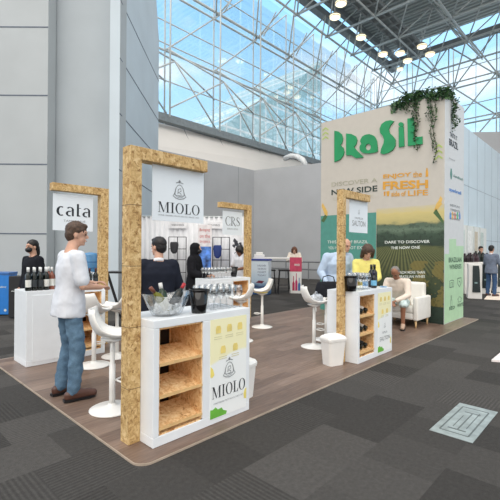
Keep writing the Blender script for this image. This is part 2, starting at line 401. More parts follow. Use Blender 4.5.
b = MB(); b.tube([at(285, 158.5, 0, 17.5), at(291, 156, 0, 17.3), at(297, 156.5, 0, 17.2), at(303, 160, 0, 17.1), at(306, 166, 0, 17.1)], .16, 10)
tag(b.build('roof_duct', plain('white_duct', (226, 228, 228)), None, True), 'white bent duct above the grey wall below the tall windows', 'duct')
# ---- glazing 2, plane X = 34
GX = 34.2
win2 = tag(MB().box(GX, GX+.03, -14, 15.3, 6, 18.6).build('window_2', WGLASS), kind='structure')
seg = []
ys = [15.0-3.4*i for i in range(9)]
for y in ys: seg += [((GX, y, 6), (GX, y, 18.4), .06), ((GX-1.2, y, 6), (GX-1.2, y, 18.4), .06)]
for y in ys: seg += [((GX, y-1.7, 6), (GX, y-1.7, 18.4), .03)]
for z in (7.5, 9, 10.5, 12.07, 13.6, 15.2, 16.7): seg.append(((GX, -14, z), (GX, 15, z), .045 if z in (7.5, 10.5, 13.6, 16.7) else .09))
bars('mullion', seg, .05, STEEL, win2)
seg = []
for i in range(8):
    for z in (9.0, 12.07, 15.2):
        seg += [((GX, ys[i], z), (GX-1.2, ys[i+1], z+3.1)), ((GX-1.2, ys[i], z+3.1), (GX, ys[i+1], z))]
    seg += [((GX-1.2, ys[i], 12.07), (GX-1.2, ys[i+1], 12.07)), ((GX-1.2, ys[i], 15.2), (GX-1.2, ys[i+1], 15.2)), ((GX, ys[i], 15.2), (GX-2.5, ys[i]-1.7, 18)), ((GX, ys[i+1], 15.2), (GX-2.5, ys[i]-1.7, 18))]
o = bars('trim_3', seg, .07, STEEL); tag(o, kind='structure')
# ---- roof: ribbed deck, edge beams, space truss
k = N('ribbed_deck'); a = k.coord(); sp = k.n('ShaderNodeSeparateXYZ'); k.l(a, sp.inputs[0])
st = k.math('SINE', k.math('MULTIPLY', sp.outputs[0], 15)); f = k.math('MULTIPLY_ADD', st, .4, .5)
k.l(k.ramp(f, [(.1, (150, 156, 154)), (.8, (206, 211, 208))]), k.b.inputs['Base Color']); k.b.inputs['Roughness'].default_value = .8; k.bump(st, .6, .1)
DECK = k.m
ZR = 19.6
b = MB(); b.box(14, 33, -14, 13.2, ZR, ZR+.2); tag(b.build('ceiling', DECK), kind='structure')
b = MB()
b.box(10, 34.5, 13.2, 13.7, 18.3, 18.75); b.box(10, 34.5, 12.5, 12.8, 18.6, 18.9); b.box(33, 33.5, -14, 13.7, 18.3, 18.8)
b.box(14, 33.5, 13.0, 13.3, ZR-.3, ZR+.2)
tag(b.build('trim_4', plain('roof_edge_grey', (132, 138, 140), .6)), kind='structure')
seg = []
P = 3.6; gx = [15.6+P*i for i in range(6)]; gy = [13.2-P*j for j in range(8)]
for x in gx: seg.append(((x, -13, 16.9), (x, 13.4, 16.9), .09))
for y in gy: seg.append(((14, y, 16.9), (34, y, 16.9), .09))
for i, x in enumerate(gx[:-1]):
    for j, y in enumerate(gy[:-1]):
        c = (x+P/2, y-P/2, 19.3)
        for q in ((x, y), (x+P, y), (x, y-P), (x+P, y-P)): seg.append((c, (q[0], q[1], 16.9), .065))
        seg.append((c, (x+P*1.5, y-P/2, 19.3), .06)); seg.append((c, (x+P/2, y-P*1.5, 19.3), .06))
o = bars('trim_5', seg, .07, STEELD); tag(o, kind='structure')
# catwalk / duct strip
b = MB(); b.box(16, 32, 9.6, 11.0, 18.2, 18.35)
for y in (9.6, 10.0, 10.55, 11.0): b.tube([(16, y, 18.1), (32, y, 18.1)], .06, 6)
for i in range(14): b.box(16.6+i*1.1, 16.7+i*1.1, 9.5, 11.1, 18.0, 18.2)
tag(b.build('catwalk', plain('catwalk_grey', (150, 154, 154), .7)), 'grey service catwalk hung under the hall roof', 'catwalk')
# ---- pendant lamps
LAMPE = bpy.data.materials.new('lamp_lens'); LAMPE.use_nodes = True
LAMPE.node_tree.nodes['Principled BSDF'].inputs['Emission Color'].default_value = (1, .86, .55, 1); LAMPE.node_tree.nodes['Principled BSDF'].inputs['Emission Strength'].default_value = 1.25
LSH = plain('lamp_shade_grey', (190, 184, 168), .5)
lampp = [(341, 3, 16.4, 'nearest the glass wall at the top edge of the photo'), (335, 16.5, 16.4, 'just below and left of the topmost lamp'), (361, 37, 16.4, 'third lamp down the glass wall side'),
         (383, 54, 16.4, 'fourth lamp down the glass wall side'), (400, 53, 16.4, 'left of the pair over the tower top'), (422, 46, 16.4, 'highest of the cluster above the ivy'),
         (407.5, 60.5, 16.4, 'lowest of the bright cluster above the tower'), (430, 54, 16.4, 'rightmost of the cluster above the ivy'), (400, 69, 16.4, 'small dim lamp at the far corner of the hall')]
l0 = None
for i, (x, y, z, t_) in enumerate(lampp):
    p = at(x, y, 2, z); sc = .74 if i not in (8,) else .55
    if l0 is None:
        l0 = thing('pendant_lamp', p, 0, 'round warm high bay lamp, '+t_, 'lamp', 'high bay lamps under the roof')
        MB().lathe([(.1, .35), (.18, .32), (.42, .12), (.5, 0.02), (.47, 0.02), (.38, .1)], 16).build('lamp_shade', LSH, l0, True)
        MB().lathe([(.05, -.22), (.3, -.2), (.44, -.1), (.46, .02), (.3, .06)], 16).build('lens', LAMPE, l0, True)
        MB().lathe([(.465, -.1), (.475, -.07), (.465, -.04)], 16).build('ring', LSH, l0)
        MB().tube([(0, 0, .3), (0, 0, 1.6)], .04, 6).build('stem', STEELD, l0)
        d = l0
    else: d = dup(l0, p, None, 'round warm high bay lamp, '+t_)
    d.scale = (sc, sc, sc)
# ---- what lies outside: a glazed wing of the building beyond the window
k = N('glazed_wing'); a = k.coord(); br = k.n('ShaderNodeTexBrick'); br.offset = 0
mp = k.n('ShaderNodeMapping'); k.l(a, mp.inputs[0]); mp.inputs['Rotation'].default_value = (R(90), 0, 0)
k.l(mp.outputs[0], br.inputs['Vector'])
for nm, v in (('Scale', 1), ('Brick Width', 2.2), ('Row Height', 2.2), ('Mortar Size', .13)): br.inputs[nm].default_value = v
br.inputs['Color1'].default_value = lin((150, 196, 208)); br.inputs['Color2'].default_value = lin((176, 212, 220)); br.inputs['Mortar'].default_value = lin((220, 232, 236))
k.l(br.outputs[0], k.b.inputs['Base Color']); k.b.inputs['Roughness'].default_value = .25
WING = k.m
def wing(y, pts, nm, lb):
    q = [at(px_, py_, 1, y) for px_, py_ in pts]
    b = MB(); b.prism([(p.x, p.z) for p in q]+[(q[-1].x, 4), (q[0].x, 4)], (0, y, 0), X, Z, -18)
    tag(b.build(nm, WING), lb, 'building')
wing(30, [(205, 134), (232, 120), (262, 98), (280, 88), (300, 78), (322, 60)], 'glass_building', 'stepped pale glass building seen through the tall window wall')
# ================================================================== THE STAND
CW, CD, CH = 1.04, .48, .954
def counter(loc, label, ox=(.052, .478), px=None, mirror=False, poster=True):
    t = thing('display_counter', loc, 0, label, 'counter', 'white display counters of the stand')
    x0, x1 = ox; z0, z1 = .075, .893; th = .03
    b = MB(); W, D, Hh = CW, CD, CH
    b.box(0, W, 0, D, z1, Hh); b.box(0, W, 0, D, .0, z0); b.box(0, x0, 0, D, z0, z1)
    b.box(x1, W, 0, D, z0, z1); b.box(x0, x1, D-.02, D, z0, z1)
    b.build('cabinet', WHITE, t, bevel=.004)
    b = MB(); e = .002
    b.box(x0, x0+.012, .012, D-.02, z0, z1); b.box(x1-.012, x1, .012, D-.02, z0, z1)
    b.box(x0, x1, .012, D-.02, z1-.012, z1); b.box(x0, x1, .012, D-.02, z0, z0+.012)
    # back board with three cut-outs
    yb = D-.035; xa, xb, xc = x0+.012, x0+.27, x0+.405
    hs = [(.64, .775), (.37, .475), (.09, .18)]
    b.box(xc, x1-.012, yb, D-.021, z0+.012, z1-.012); b.box(xa, xb, yb, D-.021, z0+.012, z1-.012)
    prev = z0+.012
    for a_, c_ in reversed(hs): b.box(xb, xc, yb, D-.021, prev, a_); prev = c_
    b.box(xb, xc, yb, D-.021, prev, z1-.012)
    b.build('shelf_lining', OSBL, t)
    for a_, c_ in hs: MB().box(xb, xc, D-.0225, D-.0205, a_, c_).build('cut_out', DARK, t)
    for zc in (.60, .355, .115):
        b = MB(); M = Matrix.Translation((0, .03, zc)) @ Matrix.Rotation(R(14), 4, 'X')
        b.box(x0+.013, x1-.013, 0, .28, 0, .014, M); s_ = b.build('shelf', OSBL, t)
        b = MB(); b.box(x0+.005, x1-.005, -.0, .018, zc+.0, zc+.02); b.build('rail', plain('pine_rail', (222, 184, 128), .6), t)
    if poster:
        p0_, p1_ = px or (.556, .992)
        b = MB(); b.box(p0_, p1_, -.004, 0, .045, .893)
        k = poster_mat(); p = b.build('poster', k, t)
        w = p1_-p0_
        # amber icons with two lines of tiny text
        for i, (u_, z_) in enumerate(((.2, .80), (.5, .80), (.8, .80), (.33, .62), (.67, .62))):
            b = MB(); cx = p0_+w*u_; b.prism([(cx-.028, z_-.03), (cx+.028, z_-.03), (cx+.03, z_+.01), (cx+.02, z_+.035), (cx-.02, z_+.035), (cx-.03, z_+.01)], (0, -.006, 0), X, Z, .001); b.build('icon', plain('straw_icon', (238, 216, 128), .6), p)
            b = MB()
            for r_ in range(2): b.box(cx-.045, cx+.045, -.006, -.004, z_-.062-r_*.018, z_-.056-r_*.018)
            b.build('small_print', plain('straw_text', (216, 210, 170), .6), p)
        b = MB(); b.prism([(p0_, .05), (p0_+w*.42, .05), (p0_+w*.44, .075), (p0_+w*.34, .095), (p0_+w*.3, .12), (p0_+w*.2, .115), (p0_+w*.14, .14), (p0_+w*.06, .125), (p0_, .13)], (0, -.005, 0), X, Z, .001)
        b.build('leaf_print', plain('leaf_print_green', (110, 186, 66), .6), p)
        b = MB(); b.prism([(p0_, .5), (p0_+.03, .47), (p0_+.045, .42), (p0_+.02, .4), (p0_, .41)], (0, -.005, 0), X, Z, .001); b.build('lemon_print', plain('lemon_yellow', (240, 222, 120), .6), p)
        b = MB(); b.prism([(p1_-.03, .13), (p1_, .12), (p1_, .22), (p1_-.02, .21), (p1_-.035, .17)], (0, -.005, 0), X, Z, .001); b.build('lemon_print', MATS['lemon_yellow'], p)
        t['poster'] = 1; t['pname'] = p.name
    return t
def poster_mat():
    if 'poster' in MATS: return MATS['poster']
    k = N('poster_print'); c = k.n('ShaderNodeTexCoord'); sp = k.n('ShaderNodeSeparateXYZ'); k.l(c.outputs['Object'], sp.inputs[0])
    # yellow upper part ends in a curve
    g = k.math('SUBTRACT', sp.outputs[2], k.math('MULTIPLY_ADD', k.math('SINE', k.math('MULTIPLY', sp.outputs[0], 5.0)), -.06, .53))
    k.l(k.ramp(k.math('MULTIPLY_ADD', g, 40, .5), [(.0, (246, 249, 249)), (1, (250, 245, 202))]), k.b.inputs['Base Color'])
    k.b.inputs['Roughness'].default_value = .5; MATS['poster'] = k.m; return k.m
PM = (.20, .148); PS = (3.322, .157); PC = (.22, 3.061); PR = (3.36, 3.15)
cm = counter((PM[0], PM[1], .018), 'white counter nearest the camera with OSB bottle shelves and large MIOLO crest poster')
pp = bpy.data.objects[cm['pname']]
serif('lettering', 'MIOLO', (.575, -.005, .215), X, Z, .40, .105, INK, pp)
crest('crest_print', (.775, -.005, .37), X, Z, .145, GREYINK, pp)
write('small_print', 'WINE MAKERS FROM BRAZIL SINCE 1897', (.59, -.005, .165), X, Z, .36, .014, GREYINK, pp)
cs = counter((PS[0], PS[1], .018), 'white counter with bottle racks beside the small white bin, black bucket on top', ox=(.045, .47), px=(.565, .99))
pp = bpy.data.objects[cs['pname']]
write('lettering', 'SALTON', (.62, -.005, .20), X, Z, .33, .06, GREYINK, pp)
write('small_print', 'FAMILIA', (.70, -.005, .30), X, Z, .16, .03, GREYINK, pp)
crest('crest_print', (.78, -.005, .38), X, Z, .06, GREYINK, pp)
cc = counter((PC[0], PC[1], .018), 'white counter behind the man in the white tee, dark bottles on its left end', ox=(.56, .985), poster=False)
b = MB(); b.box(.07, .52, -.006, 0, .045, .9); b.build('front_panel', WHITE, cc, bevel=.003)
cr = counter((PR[0], PR[1], .018), 'white counter crowded with clear glasses in the back row under the CRS sign', ox=(.56, .985), poster=False)
b = MB(); b.box(.07, .52, -.006, 0, .045, .9); b.build('front_panel', WHITE, cr, bevel=.003)
for o in (cm, cs):
    for k_ in ('poster', 'pname'): del o[k_]
TOP = CH+.018
# ---- OSB frames with hanging signs
def frame(name, lb, post, beam, ztop, bh):
    """post=(x0,x1,y0,y1); beam=(x0,x1)"""
    t = thing(name, ((post[0]+post[1])/2, (post[2]+post[3])/2, 0), 0, lb, 'sign frame', 'OSB gallows frames of the stand')
    ox, oy = t.location.x, t.location.y
    z0 = .018
    b = MB(); b.box(post[0]-ox, post[1]-ox, post[2]-oy, post[3]-oy, z0, ztop); b.build('post', OSB, t, bevel=.003)
    b = MB(); a, c = beam; b.box(a-ox, c-ox, post[2]-oy, post[3]-oy, ztop-bh, ztop); b.build('beam', OSB, t, bevel=.003)
    zj = z0+.42    # joints between the boards of the cladding
    while zj < ztop-.2:
        b = MB(); b.box(post[0]-ox-.001, post[1]-ox+.001, post[2]-oy-.001, post[3]-oy+.001, zj, zj+.004); zj += .47
        b.build('joint', plain('dark_joint', (104, 78, 46)), t)
    return t
f1 = frame('sign_frame', 'tall OSB post and arm beside the MIOLO counter, nearest the camera', (.098, .198, .323, .443), (.198, .862), 2.305, .098)
f4 = frame('sign_frame', 'OSB post and arm rising behind the small white bin at the SALTON counter', (3.225, 3.31, .34, .43), (3.31, at(370.4, 196.4, 1, .34).x), at(347, 190, 1, .34).z, .10)
YB = 3.56
xr = at(108.7, 230, 1, YB).x; f2 = frame('sign_frame', 'OSB post and arm carrying the cata sign, left of the scene', (xr-.13, xr, YB, YB+.12), (at(52.7, 190, 1, YB).x, xr-.13), at(105, 188.5, 1, YB).z, .11)
YR = 3.64
xr3 = at(251.6, 230, 1, YR).x; f3 = frame('sign_frame', 'OSB post and arm carrying the CRS sign in the back row', (xr3-.13, xr3, YR, YR+.12), (at(221.3, 205, 1, YR).x, xr3-.13), at(248, 205, 1, YR).z, .11)
def sign(lb, x0, x1, z0, z1, y, zb):
    t = thing('hanging_sign', ((x0+x1)/2, y, z0), 0, lb, 'sign', 'white hanging signs')
    w = (x1-x0)/2; b = MB(); b.box(-w, w, -.004, .004, 0, z1-z0); board = b.build('board', SIGNW, t)
    for s_ in (-1, 1):
        b = MB(); b.tube([(s_*(w-.03), 0, z1-z0-.02), (s_*(w-.03), 0, zb-z0)], .003, 5); b.build('hook', STEELD, t)
    return t, board, w, z1-z0
def spx(xa, ya, xb, yb, xt, yt, y):     # bottom-left, bottom-right x, top
    return at(xa, ya, 1, y), at(xb, yb, 1, y), at(xt, yt, 1, y)
sy = .385
a_, c_, t_ = spx(151.9, 220, 203.2, 225, 153.5, 164, sy)
t, bd, w, h = sign('white MIOLO sign with crest hanging from the tall front OSB arm', a_.x, c_.x, a_.z, t_.z, sy, 2.21)
bo = Vector((0, -.004, 0))
serif('lettering', 'MIOLO', (-w*.80, -.004, h*.15), X, Z, w*1.62, h*.2, INK, bd)
crest('crest_print', (0, -.004, h*.43), X, Z, h*.30, GREYINK, bd)
write('small_print', 'WINE MAKERS FROM BRAZIL SINCE 1897', (-w*.8, -.004, h*.09), X, Z, w*1.6, h*.025, GREYINK, bd)
sy = .40
a_, c_, t_ = spx(349.3, 232, 367.2, 235.5, 349.5, 199, sy)
t, bd, w, h = sign('white SALTON sign on the OSB arm in front of the green tower', a_.x, c_.x, a_.z, t_.z, sy, f4.children[0].dimensions.z if 0 else at(347, 190, 1, .34).z-.09)
write('lettering', 'SALTON', (-w*.72, -.004, h*.2), X, Z, w*1.45, h*.17, GREYINK, bd)
write('small_print', 'FAMILIA', (-w*.45, -.004, h*.42), X, Z, w*.9, h*.06, GREYINK, bd)
crest('crest_print', (0, -.004, h*.58), X, Z, h*.12, GREYINK, bd)
sy = YB+.06
a_, c_, t_ = spx(52.7, 230, 92.7, 231.3, 52.9, 193, sy)
t, bd, w, h = sign('white cata sign hanging above the man in the white tee', a_.x, c_.x, a_.z, t_.z, sy, at(105, 188.5, 1, YB).z-.1)
serif('lettering', 'cata', (-w*.84, -.004, h*.40), X, Z, w*1.72, h*.36, INK, bd, gap=.06)
write('small_print', 'TAMBORINE', (-w*.5, -.004, h*.24), X, Z, w*1.1, h*.06, GREYINK, bd)
sy = YR+.06
a_, c_, t_ = spx(222.6, 234.5, 242, 236, 222.2, 210.5, sy)
t, bd, w, h = sign('small white CRS sign hanging in the back row', a_.x, c_.x, a_.z, t_.z, sy, at(248, 205, 1, YR).z-.1)
serif('lettering', 'CRS', (-w*.74, -.004, h*.38), X, Z, w*1.5, h*.4, INK, bd, gap=.02)
write('small_print', 'BRANDS', (-w*.55, -.004, h*.22), X, Z, w*1.1, h*.07, GREYINK, bd)
# ---- bar stools
def make_stool(loc, rz, label, cushion=False, zs_=.0):
    t = thing('bar_stool', loc, rz, label, 'bar stool', 'white moulded bar stools')
    MB().lathe([(.2, 0), (.205, .008), (.19, .016), (.06, .035), (.035, .05), (.034, .06)], 28).build('base', WARMW, t, True)
    MB().lathe([(.028, .04), (.028, .42), (.022, .42), (.022, .66)], 16).build('column', WARMW, t, True)
    b = MB(); b.tube([(.028, .0, .27), (.09, .09, .27), (.14, .06, .27), (.155, 0, .27), (.14, -.06, .27), (.09, -.09, .27), (.028, 0, .27)], .009, 8); b.build('footrest', WARMW, t, True)
    b = MB(); b.tube([(0, 0, .63), (0, -.11, .63), (0, -.13, .57)], .006, 6); b.build('lever', WARMW, t, True)
    # moulded shell: seat dish curling up to a low back; local +x is the front
    n, m = 14, 12; top = []
    for i in range(n+1):
        u_ = i/n
        row = []
        for j in range(m+1):
            v_ = j/m*2-1
            if u_ < .6: x = .21-u_/.6*.34; z = .70-.035*math.sin(math.pi*u_/.6)+.0; wd = .155+.05*math.sin(math.pi*min(1, u_/.6*.7+.1))
            else: s_ = (u_-.6)/.4; a = s_*R(80); x = -.13-.10*math.sin(a)*1.0; z = .70+.24*s_**1.25; x = -.13-.085*math.sin(s_*R(95)); wd = .205-.06*s_**2.5
            wd *= .9
            if u_ < .12: wd *= .8+.2*u_/.12
            y = v_*wd; z += .05*abs(v_)**2.5*(1 if u_ < .75 else 1-(u_-.75)*3) ; x += .06*abs(v_)**2*(1 if u_ > .6 else u_/.6)
            row.append(Vector((x, y, z)))
        top.append(row)
    b = MB(); vs = [p for r_ in top for p in r_]; mm = m+1
    fs = [(i*mm+j, i*mm+j+1, (i+1)*mm+j+1, (i+1)*mm+j) for i in range(n) for j in range(m)]
    b.add(vs, fs); o = b.build('seat', WARMW, t, True)
    sd = o.modifiers.new('s', 'SOLIDIFY'); sd.thickness = .018; sd.offset = -1
    MB().lathe([(.03, .62), (.08, .645), (.11, .662)], 16).build('seat_bracket', WARMW, t, True)
    return t
def seatpad(mat, parent, z=.688):
    b = MB(); b.ell((.03, 0, z), (.15, .15, .02)); return b.build('seat_pad', mat, parent, True)
s0 = make_stool((.348, 1.066, .018), R(-30), 'white bar stool just left of the tall front OSB post, nearest the camera')
P_ = []
for (x, y, a, lb) in ((.86, 2.55, 25, 'white bar stool half hidden behind the man in the white tee'),
                      (1.28, 2.75, 133, 'white bar stool behind the nearest stool, mostly hidden by the front OSB post'),
                      (at(241, 342, 2, 0).x, at(241, 342, 2, 0).y, 128, 'white bar stool behind the MIOLO counter, its curved shell above the glasses'),
                      (4.325, 2.757, 140, 'white bar stool right of the back counter, yellow cushion on its seat'),
                      (3.709, 1.117, 318, 'white bar stool left of the SALTON counter, silvery bag on its seat'),
                      (at(326, 341, 2, 0).x, at(326, 341, 2, 0).y, 133, 'white bar stool behind the SALTON counter and the silvery bag stool')):
    P_.append(dup(s0, (x, y, .018), R(a), lb))
seatpad(plain('yellow_cushion', (238, 214, 110), .8), P_[3])
# ---- bins
def make_bin(loc, rz, lb, s=1):
    t = thing('waste_bin', loc, rz, lb, 'bin', 'small white bins')
    b = MB()
    def rr(w, d, z, r=.04): return [Vector((sx*(w-r)+r*math.cos(a), sy_*(d-r)+r*math.sin(a), z)) for sx, sy_, a0 in ((1, 1, 0), (-1, 1, 90), (-1, -1, 180), (1, -1, 270)) for a in [R(a0+22.5*i) for i in range(5)]]
    b.rings([rr(.125, .095, 0), rr(.15, .115, .33), rr(.158, .122, .335), rr(.158, .122, .355)]); b.build('bin_body', WARMW, t)
    b = MB(); b.rings([rr(.162, .126, .352), rr(.162, .126, .375), rr(.15, .11, .40), rr(.09, .05, .43, .03), rr(.03, .02, .436, .01)]); b.build('lid', WARMW, t)
    t.scale = (s, s, s); return t
b0 = make_bin((3.10, .40, .018), R(-18), 'small white swing lid bin in front of the SALTON counter post', .93)
bn = dup(b0, (1.40, .42, .018), R(10), 'small white bin peeking out at the right end of the MIOLO counter')
# ---- the tower
TX, TY, TL, TS, TH = 7.2, .32, 3.0, 1.32, 4.82
t = thing('display_tower', (TX, TY, .018), 0, 'tall cream tower wall lettered BRASIL with vineyard prints, ivy on its corner', 'display wall')
b = MB(); b.box(0, TS, 0, TL, 0, TH-.018); tower = b.build('tower_body', CREAM, t)
def tp(x, y): p = at(x, y, 0, TX); return (p.y-TY, p.z-.018)      # front face, local y,z
def ts(x, y): p = at(x, y, 1, TY); return (p.x-TX, p.z-.018)      # side face, local x,z
def front(name, pts, mat, lift=.003, parent=tower, th=.002):
    b = MB(); q = [tp(*p) for p in pts]; o = Vector((-lift, 0, 0)); b.prism([(-p[0], p[1]) for p in q], o, -Y, Z, th); return b.build(name, mat, parent)
def fq(name, y0, y1, z0, z1, mat, lift=.002, parent=tower):
    b = MB(); b.box(-lift-.001, -lift+.001, y0, y1, z0, z1); return b.build(name, mat, parent)
def fwrite(name, txt, bl, tl, br, mat, bold=.0):
    """writing on the front face from three measured corners: bottom left, top left, bottom right"""
    p, q, r = [Vector((-.007, tp(*c)[0], tp(*c)[1])) for c in (bl, tl, br)]
    vs, fs = text_mesh(txt, bold)
    x0 = min(v.x for v in vs); x1 = max(v.x for v in vs); y0 = min(v.y for v in vs); y1 = max(v.y for v in vs)
    b = MB(); b.add([p+(r-p)*((v.x-x0)/(x1-x0))+(q-p)*((v.y-y0)/(y1-y0)) for v in vs], fs)
    return b.build(name, mat, tower)
# teal panel + vineyard panel (printed pictures)
ymid = tp(376.3, 230)[0]
tealtop = tp(321, 216)[1]
fq('teal_print', ymid+.004, TL, 0, tealtop, TEAL)
k = N('vineyard_print'); c = k.n('ShaderNodeTexCoord'); sp = k.n('ShaderNodeSeparateXYZ'); k.l(c.outputs['Object'], sp.inputs[0])
yy, zz_ = sp.outputs[1], sp.outputs[2]
cb = k.n('ShaderNodeCombineXYZ'); k.l(yy, cb.inputs[0]); k.l(zz_, cb.inputs[1])
mp = k.n('ShaderNodeMapping'); mp.inputs['Scale'].default_value = (1.2, 3.5, 1); k.l(cb.outputs[0], mp.inputs[0])
nz = k.noise(mp.outputs[0], 2.2, 4, .6); hz = k.math('ADD', zz_, k.math('MULTIPLY_ADD', nz, .24, -.12))
base = k.ramp(k.math('DIVIDE', hz, 2.6), [(.0, (34, 52, 44)), (.20, (44, 62, 48)), (.36, (62, 72, 44)), (.42, (96, 98, 60)), (.60, (112, 116, 72)), (.63, (44, 60, 46)), (.72, (58, 78, 62)), (.76, (104, 124, 104)), (.80, (84, 104, 86)), (.825, (190, 178, 120)), (.90, (210, 194, 130)), (.985, (200, 194, 184))])
vp = k.math('DIVIDE', k.math('SUBTRACT', yy, .9), k.math('SUBTRACT', 2.0, zz_)); rows = k.math('SINE', k.math('MULTIPLY', vp, 62))
inb = k.math('MULTIPLY', k.math('GREATER_THAN', hz, .98), k.math('LESS_THAN', hz, 1.6))
f = k.math('MULTIPLY', k.math('MULTIPLY', k.math('GREATER_THAN', rows, .0), inb), .75)
c1 = k.mix(f, base, lin((38, 54, 36)))
tn = k.noise(cb.outputs[0], 9, 4, .7)
aut = k.math('MULTIPLY', k.math('GREATER_THAN', k.math('SUBTRACT', k.noise(cb.outputs[0], 2.6, 3, .6), k.math('MULTIPLY', yy, .12)), .47), k.math('MULTIPLY', k.math('LESS_THAN', zz_, 1.3), k.math('MULTIPLY', k.math('GREATER_THAN', zz_, .35), k.math('LESS_THAN', yy, .75))))
c2 = k.mix(k.math('MULTIPLY', aut, .75), c1, lin((124, 112, 58)))
c3 = k.mix(k.math('MULTIPLY', k.math('GREATER_THAN', tn, .55), k.math('MULTIPLY_ADD', inb, -.3, .4)), c2, lin((24, 34, 28)))
sk = k.math('GREATER_THAN', hz, 2.1); c4 = k.mix(sk, c3, base)
k.l(c4, k.b.inputs['Base Color']); k.b.inputs['Roughness'].default_value = .6
fq('vineyard_print', 0, ymid-.004, 0, tp(400, 207)[1], k.m)
# BRASIL
S4 = lambda pts: [(320+x/4, 100+y/4) for x, y in pts]
BR = {
 'B': [[(60, 124), (76, 127), (89, 138), (94, 155), (91, 172), (84, 181), (95, 192), (99, 208), (95, 224), (82, 240), (60, 249)]],
 'R': [[(107, 135), (128, 137), (145, 146), (151, 162), (147, 178), (138, 190), (150, 204), (175, 228), (172, 231), (146, 233), (125, 220), (125, 222), (107, 222)]],
 'S': [[(298, 86), (284, 82), (264, 86), (248, 98), (241, 116), (243, 132), (254, 146), (259, 160), (256, 176), (247, 196), (244, 214), (256, 218), (276, 212), (294, 200), (304, 182), (304, 160), (294, 146), (281, 134), (277, 120), (283, 104)]],
 'i': [[(317, 110), (336, 107), (339, 186), (318, 190)]],
 'L': [[(352, 76), (378, 71), (381, 150), (411, 147), (412, 177), (354, 185)]]}
LB = thing('logo', (0, 0, 0)); LB.parent = t
for ch, polys in BR.items():
    for p in polys: front('letter', S4(p), GREEN, .006, LB, .03)
def lettera():
    """lower case a: outer outline with a round counter, extruded"""
    out = [(163, 163), (170, 148), (184, 139), (204, 137), (220, 146), (229, 162), (232, 186), (233, 209), (215, 212), (196, 215), (174, 213), (162, 202), (160, 186), (168, 176), (162, 172)]
    cx, cy, m = 195, 189, len(out); n = 30; b = MB(); A_, B_ = [], []
    import bisect
    # resample the outline by angle
    def hit(t):
        dx, dy = math.cos(t), math.sin(t); best = 0
        for i in range(m):
            (x1, y1), (x2, y2) = out[i], out[(i+1) % m]; ex, ey = x2-x1, y2-y1; den = dx*ey-dy*ex
            if abs(den) < 1e-9: continue
            u_ = ((x1-cx)*ey-(y1-cy)*ex)/den; v_ = ((x1-cx)*dy-(y1-cy)*dx)/den
            if u_ > 0 and 0 <= v_ <= 1: best = max(best, u_)
        return (cx+dx*best, cy+dy*best)
    for i in range(n):
        t_ = 2*math.pi*i/n; A_.append(hit(t_)); B_.append((cx+11*math.cos(t_), cy+13*math.sin(t_)))
    rs = []
    for pts, xo in ((A_, -.036), (B_, -.036), (B_, -.006), (A_, -.006)):
        rs.append([Vector((xo, *tp(*w_))) for w_ in S4(pts)])
    b.rings(rs, closed=True); return b
lettera().build('letter', GREEN, LB)
b = MB(); q = S4([(326+10*math.cos(a), 99+9*math.sin(a)) for a in [2*math.pi*i/16 for i in range(16)]]); b.prism([(-tp(*p)[0], tp(*p)[1]) for p in q], (-.006, 0, 0), -Y, Z, .03); b.build('letter', GREEN, LB)
# slogans (measured in the photo)
FADE = plain('faded_ink', (170, 168, 146), .6); DKG = plain('dark_green_ink', (42, 58, 52), .6)
fwrite('slogan', 'DISCOVER A', (331.8, 186.8), (331.8, 182.6), (377.3, 182.2), FADE)
fwrite('slogan', 'NEW SIDE', (331.6, 195.3), (331.6, 189.8), (377.5, 191.3), DKG, .02)
fwrite('slogan', 'OF BRAZIL', (333, 201), (333, 197.5), (376, 197.5), plain('faint_ink', (202, 194, 178), .6))
fwrite('slogan', 'ENJOY', (383.2, 179.8), (383.2, 174.6), (411.5, 177.6), ORANGE, .035)
fwrite('slogan', 'the', (413, 177.6), (413, 171.8), (422, 176.8), ORANGE, .02)
fwrite('slogan', 'FRESH', (383, 189.8), (383, 181.6), (428.2, 188.4), ORANGE, .035)
fwrite('slogan', 'side of', (391.5, 196.6), (391.5, 191.2), (406, 196.2), ORANGE, .02)
fwrite('slogan', 'LIFE', (408, 196), (408, 190.6), (428.3, 195.2), ORANGE, .02)
front('bottle_icon', [(425.6, 177), (428.4, 176.6), (428.2, 172), (427.4, 168), (426.6, 168), (425.8, 172)], ORANGE)
front('bottle_icon', [(384, 196), (385.4, 195.8), (385.6, 191.5), (383.8, 191.8)], ORANGE); front('glass_icon', [(387, 196.2), (389, 196), (389.6, 191), (386.4, 191.4)], ORANGE)
fwrite('slogan', 'THIS IS', (327.5, 243.5), (327.5, 240.6), (341, 243.4), WINK); fwrite('slogan', 'OF BRAZIL', (347.5, 243.4), (347.5, 240.5), (368, 243.2), WINK)
fwrite('slogan', 'YOU MAY', (328.5, 249.4), (328.5, 246.5), (341, 249.2), WINK); fwrite('slogan', 'NOT EXPECT', (347.5, 249.2), (347.5, 246.3), (372, 249), WINK)
fwrite('slogan', 'DARE TO DISCOVER', (385, 243.6), (385, 240.9), (430, 242.9), WINK, .02)
fwrite('slogan', 'THE NOW ONE', (391, 249.3), (391, 246.6), (420, 248.7), WINK, .02)
fwrite('slogan', 'FROM MORE THAN', (399, 273.8), (399, 271.2), (425, 273.6), WINK, .01); fwrite('slogan', 'BRAZILIAN WINES', (399, 278), (399, 275.4), (425, 277.8), WINK, .01)
def chev(x, y, s=1):
    for i in range(3):
        yy_ = y+i*4.4*s
        for q in ([(x, yy_), (x+3*s, yy_-2.8*s), (x+3*s, yy_-1.2*s), (x, yy_+1.6*s)], [(x+3*s, yy_-2.8*s), (x+6*s, yy_-.9*s), (x+6*s, yy_+.7*s), (x+3*s, yy_-1.2*s)]): front('chevron', q, LIME)
chev(322.6, 130); chev(435, 147.5, 1.25)
